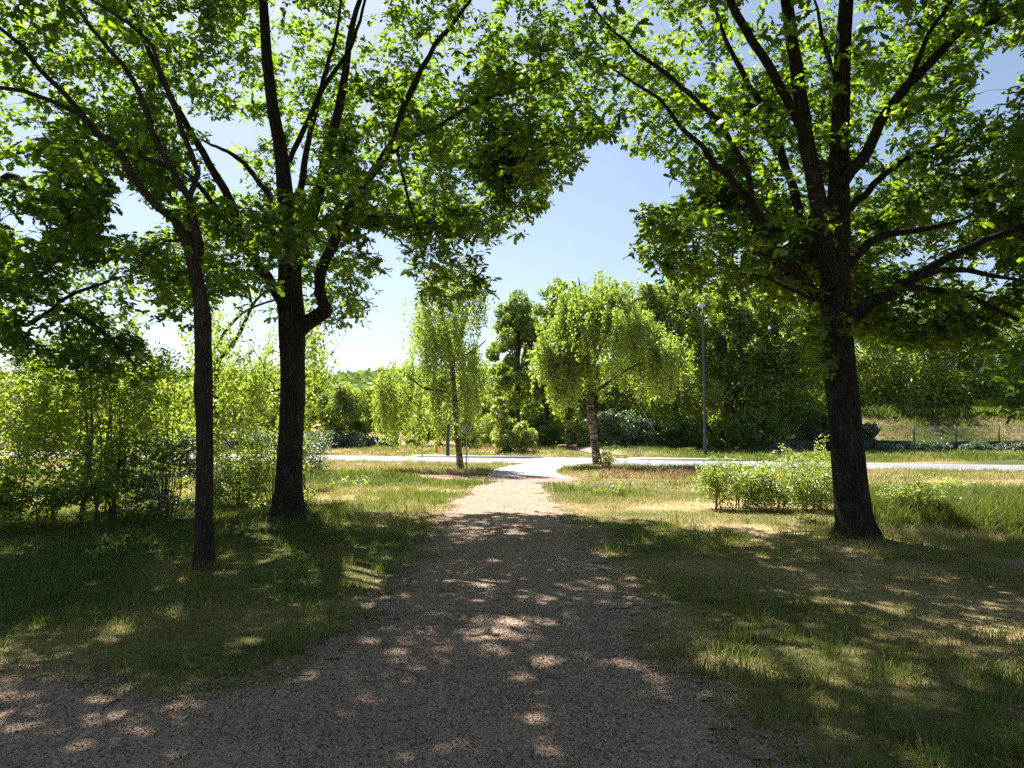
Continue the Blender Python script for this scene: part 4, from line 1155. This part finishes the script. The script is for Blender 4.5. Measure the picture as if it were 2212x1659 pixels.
# ------------------------------------------------------------------ wall and mesh fence before the mound
mb = MB()
rngw = np.random.default_rng(3)
x0 = X(1668, 50.6)
while x0 < 44:
    w = rngw.uniform(1.1, 2.2); z0 = float(height(x0 + w / 2, 50.0))
    mb.box((x0 + w / 2, 50.55 + rngw.uniform(-.015, .015), z0 + .28 + rngw.uniform(-.02, .03)), (w - .012, .35, .95))
    x0 += w
tag(mb.build('retaining_wall', M['wall']), 'low weathered retaining wall holding the earth mound', 'wall')
fr = empty('mesh_fence', (X(1716, 49.9), 49.9, float(height(X(1716, 49.9), 49.9))))
tag(fr, 'dark green welded mesh fence on thin posts before the earth mound', 'fence')
xp = [X(u, 49.9) for u in (1716, 1806, 1884, 1970, 2060, 2153, 2246, 2340)]
for x_ in xp:
    z_ = float(height(x_, 49.9)); m2 = MB(); m2.box((x_, 49.9, z_ + .92), (.07, .07, 1.9)); m2.box((x_, 49.9, z_ + 1.885), (.08, .08, .03))
    m2.build('post', M['fence_green'], fr)
for a_, b_ in zip(xp[:-1], xp[1:]):
    m2 = MB(); z_ = float(height((a_ + b_) / 2, 49.9)) + .08
    for xx in np.arange(a_ + .06, b_ - .03, .055): m2.box((xx, 49.9, z_ + .86), (.007, .007, 1.70))
    for zz in np.arange(.02, 1.75, .21): m2.box(((a_ + b_) / 2, 49.892, z_ + zz), (b_ - a_ - .08, .008, .012))
    m2.build('mesh_panel', M['fence_green'], fr)

# ------------------------------------------------------------------ street furniture
def street_lamp(label, u, D, H, group=None):
    x = X(u, D); r = empty('street_lamp', (x, D, .1)); tag(r, label, 'street lamp', group)
    m = MB(); m.tube([(x, D, .1), (x, D, 1.2), (x, D, 1.25), (x, D, H)], [.105, .10, .08, .045], 12); m.build('pole', M['pole'], r, smooth=True)
    m = MB(); m.box((x + .12, D - .02, 1.0), (.03, .10, .35)); m.build('access_door', M['galv'], r)
    m = MB(); m.tube([(x, D, H - .05), (x - .02, D, H + .25)], .035, 8); m.build('bracket', M['lamp_grey'], r, smooth=True)
    m = MB(); m.tube([(x - .05, D - .02, H + .25), (x - .08, D - .02, H + .38)], [.07, .13], 14)
    m.box((x - .08, D - .02, H + .43), (.40, .34, .10)); m.box((x - .09, D - .02, H + .50), (.30, .26, .05)); m.build('lamp_head', M['lamp_grey'], r)
    m = MB(); m.tube([(x + .04, D, H - .75), (x + .12, D - .05, H - .52), (x + .22, D - .08, H - .46)], .03, 6); m.box((x + .32, D - .08, H - .48), (.24, .18, .09)); m.build('small_lamp_arm', M['lamp_grey'], r)  # second, smaller lamp on a short arm below the main head
    return r
street_lamp('tall dark street lamp in front of the wood on the right', 1521, 43.8, 8.9)
x = X(968, 46.0); r = empty('post', (x, 46, .1)); tag(r, 'dark tapering post half hidden by the hanging birch strands', 'post')
m = MB(); m.tube([(x, 46, .08), (x, 46, 1.3), (x, 46, 1.34), (x, 46, 5.2)], [.115, .115, .085, .05], 12); m.build('shaft', M['pole'], r, smooth=True)
m = MB(); m.tube([(x, 46, 5.2), (x, 46, 5.26)], [.06, .03], 10); m.build('cap', M['lamp_grey'], r)

D = 29.6; x = X(1008, D)
r = empty('traffic_sign', (x, D, 0)); tag(r, 'round traffic sign seen from its grey back on a thin galvanised pole', 'traffic sign')
m = MB(); m.tube([(x, D, -.1), (x, D, 2.05)], .026, 10); m.build('pole', M['galv'], r, smooth=True)
zc = 1.76; SR = .262
th = np.linspace(0, 2 * np.pi, 41)[:-1]
def ring(r_, y): return np.stack([x + r_ * np.cos(th), np.full(40, y), zc + r_ * np.sin(th) * 1.18], -1)
m = MB(); i = np.arange(40); j = (i + 1) % 40
v = np.concatenate([ring(SR - .022, D + .036), ring(SR - .022, D + .046)])
m.add(v, [np.array([i[::-1]]), np.array([i + 40]), np.stack([i, j, j + 40, i + 40], -1)])
m.box((x, D + .034, zc + .14), (.34, .008, .03)); m.box((x, D + .034, zc - .14), (.34, .008, .03))
m.build('disc', M['sign_back'], r)
m = MB(); v = np.concatenate([ring(SR - .022, D + .022), ring(SR, D + .022), ring(SR, D + .05), ring(SR - .022, D + .05)])
q = [np.stack([i + 40 * a, j + 40 * a, j + 40 * b, i + 40 * b], -1) for a, b in ((0, 1), (1, 2), (2, 3), (3, 0))]
m.add(v, q); m.build('rim', M['blue_rim'], r, smooth=True)
for dz, ww in ((-.30, .13), (.18, .10)):
    m = MB(); m.box((x, D + .005, zc + dz), (ww, .08, .035)); m.build('clamp', M['galv'], r)

D = 50; x = X(944, D); z = float(height(x, D))
r = empty('marker_post', (x, D, z)); tag(r, 'short orange-yellow marker post on the far verge behind the weeping birch', 'marker post')
m = MB(); m.tube([(x, D, z - .1), (x, D, z + .92)], .085, 10); m.build('shaft', M['yellow'], r, smooth=True)
m = MB(); m.tube([(x, D, z + .92), (x, D, z + 1.0), (x, D, z + 1.02)], [.095, .08, .03], 10); m.build('cap', plain('cap_orange', (.6, .2, .02)), r)

# small white marker on the far verge
g_ = at(1383, 968, 45.5); x, y = g_[0], 45.5; z = float(height(x, y))
m = MB(); m.tube([(x, y, z - .02), (x, y, z + .42), (x, y, z + .47)], [.05, .045, .02], 8)
tag(m.build('white_stake', plain('white_paint', (.6, .6, .57)), smooth=True), 'short whitish stake in the far verge right of the round-headed birch', 'stake')
# dark bag behind the left oak
g_ = gnd(657, 1098); x, y = g_[0] - .03, g_[1]; z = float(height(x, y))
ph = np.linspace(0, np.pi, 12)[:, None]; th2 = np.linspace(0, 2 * np.pi, 25)[None, :-1]
rr = 1 + .25 * (noise3(np.cos(th2) * 3 + 5, np.sin(th2) * 3 + 5, ph * 2, 3) - .5)
v = np.stack([x + .17 * rr * np.sin(ph) * np.cos(th2), y + .12 * rr * np.sin(ph) * np.sin(th2), z + .06 + .075 * rr * np.cos(ph)], -1).reshape(-1, 3)
i = np.arange(11)[:, None] * 24; j = np.arange(24)[None]
m = MB(); m.add(v, [np.stack([i + j, i + (j + 1) % 24, i + 24 + (j + 1) % 24, i + 24 + j], -1).reshape(-1, 4)])
r = empty('bag', (x, y, z)); tag(r, 'small dark blue bag on the grass behind the tall left oak', 'bag')
m.build('body', M['navy'], r, smooth=True)
m = MB(); t_ = np.linspace(0, np.pi, 9); m.tube(np.stack([x + .07 * np.cos(t_), y + 0 * t_, z + .12 + .06 * np.sin(t_)], -1), .008, 6); m.build('handle', M['navy'], r, smooth=True)

# ------------------------------------------------------------------ cyclist
def skin_body(name, joints, edges, mat, parent, root_i=0):
    me = bpy.data.meshes.new(name); me.from_pydata([j[:3] for j in joints], edges, []); me.update()
    o = bpy.data.objects.new(name, me); COL.objects.link(o)
    sm = o.modifiers.new('skin', 'SKIN'); sm.use_smooth_shade = True
    for i, j in enumerate(joints):
        sv_ = me.skin_vertices[0].data[i]; sv_.radius = (j[3], j[4] if len(j) > 4 else j[3]); sv_.use_root = i == root_i
    ss = o.modifiers.new('sub', 'SUBSURF'); ss.levels = 2; ss.render_levels = 2
    me.materials.append(mat); o.parent = parent
    return o
Dc = 75.0; xc = X(858, Dc); zc0 = float(height(xc, Dc)) - .12
rot = R(118)         # heading: towards the left and a little to the camera
def hang(o): o.parent = None
pr = empty('person', (xc, Dc, zc0), rot); tag(pr, 'person in a dark jacket and cap leaning on the handlebar of a bicycle', 'person')
# local frame: +x ahead... y is the riding direction rotated by the empty, z up
J = [(0, -.12, .98, .14, .12), (0, -.04, 1.12, .135, .11), (0, .10, 1.30, .17, .12), (0, .17, 1.42, .16, .10), (0, .21, 1.50, .055), (0, .25, 1.58, .08, .09), (0, .26, 1.68, .085, .10), (0, .24, 1.74, .05),
     (.19, .18, 1.40, .06), (.27, .34, 1.18, .048), (.24, .56, 1.06, .036), (.23, .63, 1.05, .04),
     (-.19, .18, 1.40, .06), (-.27, .34, 1.18, .048), (-.24, .56, 1.06, .036), (-.23, .63, 1.05, .04),
     (.10, -.08, .92, .10), (.13, .32, .74, .07), (.12, .18, .34, .05), (.12, .14, .24, .04), (.12, .28, .22, .04),
     (-.10, -.08, .92, .10), (-.13, .26, .62, .07), (-.12, .06, .20, .05), (-.12, .02, .12, .04), (-.12, .16, .10, .04),
     (0, .355, 1.625, .016)]
E = [(0, 1), (1, 2), (2, 3), (3, 4), (4, 5), (5, 6), (6, 7), (3, 8), (8, 9), (9, 10), (10, 11), (3, 12), (12, 13), (13, 14), (14, 15), (0, 16), (16, 17), (17, 18), (18, 19), (19, 20), (0, 21), (21, 22), (22, 23), (23, 24), (24, 25), (5, 26)]
skin_body('body', J, E, M['skin'], pr)
skin_body('jacket', [(0, -.13, 1.0, .165, .145), (0, -.04, 1.13, .16, .135), (0, .10, 1.31, .195, .145), (0, .165, 1.41, .175, .12), (0, .19, 1.46, .09), (.20, .18, 1.40, .085), (.27, .34, 1.18, .07), (.245, .54, 1.07, .05),
     (-.20, .18, 1.40, .085), (-.27, .34, 1.18, .07), (-.245, .54, 1.07, .05)], [(0, 1), (1, 2), (2, 3), (3, 4), (3, 5), (5, 6), (6, 7), (3, 8), (8, 9), (9, 10)], M['black_cloth'], pr)
skin_body('trousers', [(0, -.12, .97, .16, .14), (.11, -.06, .92, .115), (.13, .32, .74, .085), (.12, .19, .36, .06), (-.11, -.06, .92, .115), (-.13, .26, .62, .085), (-.12, .07, .22, .06)],
          [(0, 1), (1, 2), (2, 3), (0, 4), (4, 5), (5, 6)], M['navy'], pr)
skin_body('cap', [(0, .235, 1.70, .10, .11), (0, .24, 1.76, .07), (0, .34, 1.70, .05, .02)], [(0, 1), (0, 2)], M['navy'], pr)
skin_body('shoe', [(.12, .12, .22, .05), (.12, .30, .20, .045)], [(0, 1)], M['rubber'], pr)
skin_body('shoe', [(-.12, .0, .10, .05), (-.12, .18, .08, .045)], [(0, 1)], M['rubber'], pr)
bk = empty('bicycle', (xc, Dc, zc0), rot); tag(bk, 'bicycle ridden by the person in the dark jacket, mostly behind the brambles', 'bicycle')
def local(mb, name, mat): 
    o = mb.build(name, mat, None, smooth=True, off=(0, 0, 0)); o.parent = bk; return o
for yy in (-.52, .56):
    t_ = np.linspace(0, 2 * np.pi, 33)
    m = MB(); m.tube(np.stack([0 * t_, yy + .33 * np.cos(t_), .34 + .33 * np.sin(t_)], -1), .018, 6, cap=False); w_ = local(m, 'wheel', M['rubber'])
    m = MB()
    for k in range(12): a_ = k * np.pi / 6; m.tube([(0, yy, .34), (0, yy + .32 * math.cos(a_), .34 + .32 * math.sin(a_))], .003, 3)
    s_ = local(m, 'spokes', M['galv']); s_.parent = w_
m = MB()
for a_, b_ in [((0, -.52, .34), (0, -.02, .30)), ((0, -.02, .30), (0, -.16, .86)), ((0, -.52, .34), (0, -.14, .78)), ((0, -.02, .30), (0, .40, .84)), ((0, -.14, .78), (0, .38, .90)), ((0, .37, .98), (0, .56, .34))]: m.tube([a_, b_], .017, 8)
local(m, 'frame', M['navy'])
m = MB(); m.tube([(-.27, .52, 1.03), (-.2, .56, 1.04), (0, .42, 1.04), (.2, .56, 1.04), (.27, .52, 1.03)], .013, 6); m.tube([(0, .37, .98), (0, .42, 1.04)], .014, 6); local(m, 'handlebar', M['galv'])
m = MB(); m.tube([(0, -.30, .90), (0, -.18, .92), (0, -.02, .90)], [.09, .07, .025], 8); m.tube([(0, -.16, .86), (0, -.17, .9)], .014, 6); local(m, 'saddle', M['rubber'])
m = MB(); m.tube([(.10, -.02, .30), (.10, .13, .22)], .012, 6); m.box((.14, .14, .21), (.09, .09, .02)); m.tube([(-.10, -.02, .30), (-.10, -.13, .14)], .012, 6); m.box((-.14, .06, .10), (.09, .09, .02)); m.tube([(-.1, -.02, .3), (.1, -.02, .3)], .02, 8); local(m, 'pedals', M['galv'])

# ------------------------------------------------------------------ grass, chips and litter
rng = np.random.default_rng(77)
def blades(name, P, h, w, tone, lean=.5, mat='grass_blade'):
    n = len(P)
    az = rng.uniform(0, 2 * np.pi, n); dx, dy = np.cos(az), np.sin(az)
    fa = rng.uniform(0, 2 * np.pi, n); wx, wy = np.cos(fa) * w / 2, np.sin(fa) * w / 2
    ln = h * lean * rng.uniform(.1, 1.2, n)
    b0 = np.stack([P[:, 0] - wx, P[:, 1] - wy, P[:, 2]], -1); b1 = np.stack([P[:, 0] + wx, P[:, 1] + wy, P[:, 2]], -1)
    mx, my = P[:, 0] + dx * ln * .3, P[:, 1] + dy * ln * .3
    m0 = np.stack([mx - wx * .7, my - wy * .7, P[:, 2] + h * .6], -1); m1 = np.stack([mx + wx * .7, my + wy * .7, P[:, 2] + h * .6], -1)
    t = np.stack([P[:, 0] + dx * ln, P[:, 1] + dy * ln, P[:, 2] + h * (1 - .25 * rng.uniform(0, 1, n) * lean)], -1)
    v = np.stack([b0, b1, m1, m0, t], 1).reshape(-1, 3)
    i = np.arange(n)[:, None] * 5
    return v, [i + np.array([[0, 1, 2, 3]]), i + np.array([[3, 2, 4]])], np.repeat(np.clip(tone, 0, 1), 5)

def scatter(n, y0, y1, pw=1.0, k=.80, pad=1.0):
    y = y0 + (y1 - y0) * rng.uniform(0, 1, n) ** pw
    x = rng.uniform(-1, 1, n) * (k * y + pad)
    return x, y
S_RANGE = (s_of(885, 41.5), s_of(1602, 41.5))
def on_turf(x, y, m=.0):
    d = pathd(x, y) + (fbm(x, y, 1.6, 31, 4) - .5) * .9
    n = nn(x, y)
    ok = (d < m) & ~((n > C_NEAR - .05) & (n < C_FAR + .05)) & ~((n > R_NEAR - .05) & (n < R_FAR + np.where(((ALO[0] * x + ALO[1] * y) > S_RANGE[0]) & ((ALO[0] * x + ALO[1] * y) < S_RANGE[1]), 2.1, .4)))
    ap_ = np.vstack([L_, R_[::-1]])
    return ok & ~inpoly(x, y, ap_)
parts = []
for (n, y0, y1, pw, h0, h1, w) in [(230000, 2.9, 9.5, .8, .025, .07, .0045), (260000, 9.0, 19, .85, .03, .09, .008), (150000, 18, 34, .9, .05, .15, .018)]:
    x, y = scatter(n, y0, y1, pw)
    ok = on_turf(x, y, .12); x, y = x[ok], y[ok]
    dr = dryness(x, y)
    # turf is patchy under the trees
    dens = .35 + .9 * fbm(x, y, 1.1, 71, 3) - .25 * sstep(16, 12, y) - .25 * sstep(-.7, .1, pathd(x, y))
    ok = rng.uniform(0, 1, len(x)) < np.clip(dens, .05, 1); x, y, dr = x[ok], y[ok], dr[ok]
    lush = fbm(x, y, .9, 73, 3)
    h = rng.uniform(h0, h1, len(x)) * (.6 + 1.1 * sstep(.45, .7, lush)) * (1.25 - .5 * dr)
    tone = dr * .8 + rng.normal(0, .2, len(x)) + .06
    P = np.stack([x, y, height(x, y) - .004], -1)
    parts.append(blades('', P, h, w * rng.uniform(.7, 1.4, len(x)), tone, .9))
v, f, a = merge(parts)
tag(mesh_obj('grass', v, f, M['grass_blade'], attr={'rnd': a}), kind='stuff')
# longer grass: tufts, lush strip, ditch side, verges
parts = []
def tufts(n, cx, cy_, per, h, w, tone, rad=.06, lean=.7):
    x = np.repeat(cx, per) + rng.normal(0, rad, len(cx) * per); y = np.repeat(cy_, per) + rng.normal(0, rad, len(cx) * per)
    hh = np.repeat(h, per) * rng.uniform(.5, 1.15, len(x))
    P = np.stack([x, y, height(x, y) - .01], -1)
    parts.append(blades('', P, hh, w * rng.uniform(.7, 1.3, len(x)), np.repeat(tone, per) + rng.normal(0, .12, len(x)), lean))
x, y = scatter(3000, 3.2, 13, .8); ok = on_turf(x, y, -.1) & (fbm(x, y, .8, 81, 2) > .46) ; x, y = x[ok], y[ok]
tufts(0, x, y, 26, rng.uniform(.07, .20, len(x)), .006, dryness(x, y) * .4)
x, y = scatter(2600, 12, 24, .9); ok = on_turf(x, y, -.1) & ((x < -1) | (x > 6.2)) & (nn(x, y) < C_NEAR); x, y = x[ok], y[ok]
tufts(0, x, y, 24, rng.uniform(.12, .26, len(x)) , .010, dryness(x, y) * .5 + .05, .1)
x, y = scatter(2600, 18, 30, 1.0, .7); n_ = nn(x, y); ok = (n_ > 20.0) & (n_ < 21.6) & (((x > 2.0) & (x < 9.5)) | ((x < -2.2) & (x > -17))); x, y = x[ok], y[ok]
tufts(0, x, y, 22, rng.uniform(.10, .24, len(x)), .014, dryness(x, y) * .7 + .1, .13)
for (bx, by, br) in ((-3.8, 12.3, .42), (5.0, 10.5, .42), (-3.71, 8.67, .2)):
    a_ = rng.uniform(0, 6.28, 34); x = bx + np.cos(a_) * br * rng.uniform(.85, 1.5, 34); y = by + np.sin(a_) * br * rng.uniform(.85, 1.5, 34)
    tufts(0, x, y, 14, rng.uniform(.06, .2, 34), .006, np.full(34, .45), .05, .8)
# tall grass by the ditch at the right
x = rng.uniform(6.6, 12.5, 1700); y = rng.uniform(12.9, 16.8, 1700); ok = (x < .82 * y + .5) & (nn(x, y) < C_NEAR - .2) & (x > .50 * y - .4); x, y = x[ok], y[ok]
tufts(0, x, y, 36, rng.uniform(.25, .55, len(x)), .011, np.full(len(x), .12), .1, .6)
x = rng.uniform(5.2, 9.6, 420); y = rng.uniform(10.9, 12.2, 420)
tufts(0, x, y, 14, rng.uniform(.10, .30, len(x)), .006, np.full(len(x), .78), .08, .7)
# verge between cycle path and road, and far verge
x, y = scatter(5200, 24, 40, 1.0, .78); ok = on_turf(x, y, -.1) & (nn(x, y) > C_FAR) & (nn(x, y) < R_NEAR); x, y = x[ok], y[ok]
tufts(0, x, y, 16, rng.uniform(.10, .26, len(x)), .022, dryness(x, y) * .7 + .1, .16)
x, y = scatter(8200, 38, 60, 1.0, .76); n_ = nn(x, y); u_, v_, _ = proj(np.stack([x, y, height(x, y)], -1))
trk = TRK
ok = on_turf(x, y, 9) & (n_ > R_FAR + .3) & (n_ < 57) & ~((polydist(x, y, trk) > -.7)) & ~((x > 16) & (y > 50.3)); x, y = x[ok], y[ok]
tufts(0, x, y, 16, rng.uniform(.12, .34, len(x)), .034, dryness(x, y) * .8 + .05, .22)
x = rng.uniform(19, 46, 260); y = rng.uniform(56.5, 60, 260)
tufts(0, x, y, 26, rng.uniform(.5, 1.2, len(x)), .07, np.full(len(x), .12), .25)
x = rng.uniform(17, 46, 2600); y = rng.uniform(51, 62, 2600)
tufts(0, x, y, 12, rng.uniform(.10, .40, len(x)), .04, dryness(x, y) * 1.0 + .05, .25)
v, f, a = merge(parts)
tag(mesh_obj('tall_grass', v, f, M['grass_blade'], attr={'rnd': a}), kind='stuff')
# reddish sorrel and grass plumes at the verge edge
parts = []
us = rng.uniform(1300, 1500, 190); D_ = rng.uniform(23.8, 25.2, 190)
x = X(us, D_); y = D_ - .349 * (x - X(1400, 24.5)) / .937
h = rng.uniform(.15, .34, 190)
k_ = rng.uniform(0, 1, 190) < .12; h = np.where(k_, h + .42, h)
P = np.stack([x, y, height(x, y)], -1)
parts.append(blades('', P, h * .9, .012, np.full(190, .4), .25))
H_ = np.repeat(h, 14); Q = np.repeat(P, 14, 0); t_ = rng.uniform(.6, 1.05, len(Q)); Q = Q + np.stack([rng.normal(0, .02, len(Q)), rng.normal(0, .02, len(Q)), H_ * t_], -1)
Q[:, 0] += np.repeat(rng.normal(0, .05, 190), 14) * t_
parts.append(place(T_LONG, Q, rng.normal(0, .5, (len(Q), 3)) + np.array((0, 0, 1)), rng.normal(0, 1, (len(Q), 3)), rng.uniform(.03, .06, len(Q)), rng.uniform(0, 1, len(Q))))
v, f, a = merge(parts)
tag(mesh_obj('sorrel', v, f, M['sorrel'], attr={'rnd': a}), kind='stuff')

# wood chips on the path, litter on the turf
def chips(x, y, size, lift=.012):
    n = len(x); az = rng.uniform(0, 6.28, n); L = size * rng.uniform(.5, 1.5, n); W = L * rng.uniform(.25, .6, n); T = L * rng.uniform(.06, .2, n)
    z = height(x, y) + lift
    cx_, sx_ = np.cos(az), np.sin(az); tl_ = rng.normal(0, .25, n); tr_ = rng.normal(0, .25, n)
    c = []
    for a_, b_ in ((-1, -.6), (.9, -1), (1, .7), (-.8, 1)):
        c.append(np.stack([x + (a_ * L * cx_ - b_ * W * sx_) / 2, y + (a_ * L * sx_ + b_ * W * cx_) / 2, z + (a_ * L * tl_ + b_ * W * tr_) / 2 + T], -1))
    top = np.stack(c, 1); bot = top - np.array((0, 0, 1)) * (T[:, None, None] + .004)
    v = np.concatenate([top, bot], 1).reshape(-1, 3); i = np.arange(n)[:, None] * 8
    q = np.concatenate([i + np.array([f_]) for f_ in ((0, 1, 2, 3), (0, 4, 5, 1), (1, 5, 6, 2), (2, 6, 7, 3), (3, 7, 4, 0))])
    return v, [q], np.repeat(rng.uniform(0, 1, n), 8)
M['chip'] = leaf_mat('chip', [(.08, .045, .025), (.20, .13, .08), (.33, .24, .165), (.50, .41, .31)], [(.1, .06, .04), (.2, .15, .1)], .02, .02)
parts = []
for n, y0, y1, s_ in ((120000, 2.9, 6.5, .010), (80000, 6.2, 12, .014), (30000, 11.5, 24, .022)):
    x, y = scatter(n, y0, y1, .9, .78)
    d = pathd(x, y) + (fbm(x, y, 1.6, 31, 4) - .5) * .9
    ok = (d > -.25) & (nn(x, y) < C_NEAR) & (fbm(x, y, 2.3, 91, 3) + rng.uniform(-.2, .2, len(x)) > .40)
    parts.append(chips(x[ok], y[ok], s_))
v, f, a = merge(parts)
tag(mesh_obj('wood_chips', v, f, M['chip'], attr={'rnd': a}), kind='stuff')
parts = []
x, y = scatter(26000, 3, 17, .85, .8); ok = on_turf(x, y, 0) & (fbm(x, y, 1.2, 95, 3) > .45); x, y = x[ok], y[ok]; n = len(x)
P = np.stack([x, y, height(x, y) + .012], -1); az = rng.uniform(0, 6.28, n)
parts.append(place(T_RH, P, np.stack([np.cos(az), np.sin(az), rng.normal(0, .25, n)], -1), np.stack([rng.normal(0, .35, n), rng.normal(0, .35, n), np.ones(n)], -1), rng.uniform(.015, .042, n), rng.uniform(0, .8, n)))
x, y = scatter(500, 3, 14, .85, .8)
for xx, yy in zip(x, y):
    az = rng.uniform(0, 6.28); l = rng.uniform(.02, .08); c = np.array((xx, yy, float(height(xx, yy)) + .02))
    m = MB(); d_ = np.array((math.cos(az), math.sin(az), 0)) * l
    m.tube([c - d_, c + rng.normal(0, .01, 3), c + d_], rng.uniform(.0015, .004), 4, cap=False); parts.append((np.concatenate(m.v), [np.concatenate(z_) for z_ in m.f.values()], np.full(m.n, rng.uniform(.1, .8))))
v, f, a = merge(parts)
tag(mesh_obj('leaf_litter', v, f, M['chip'], attr={'rnd': a}), kind='stuff')
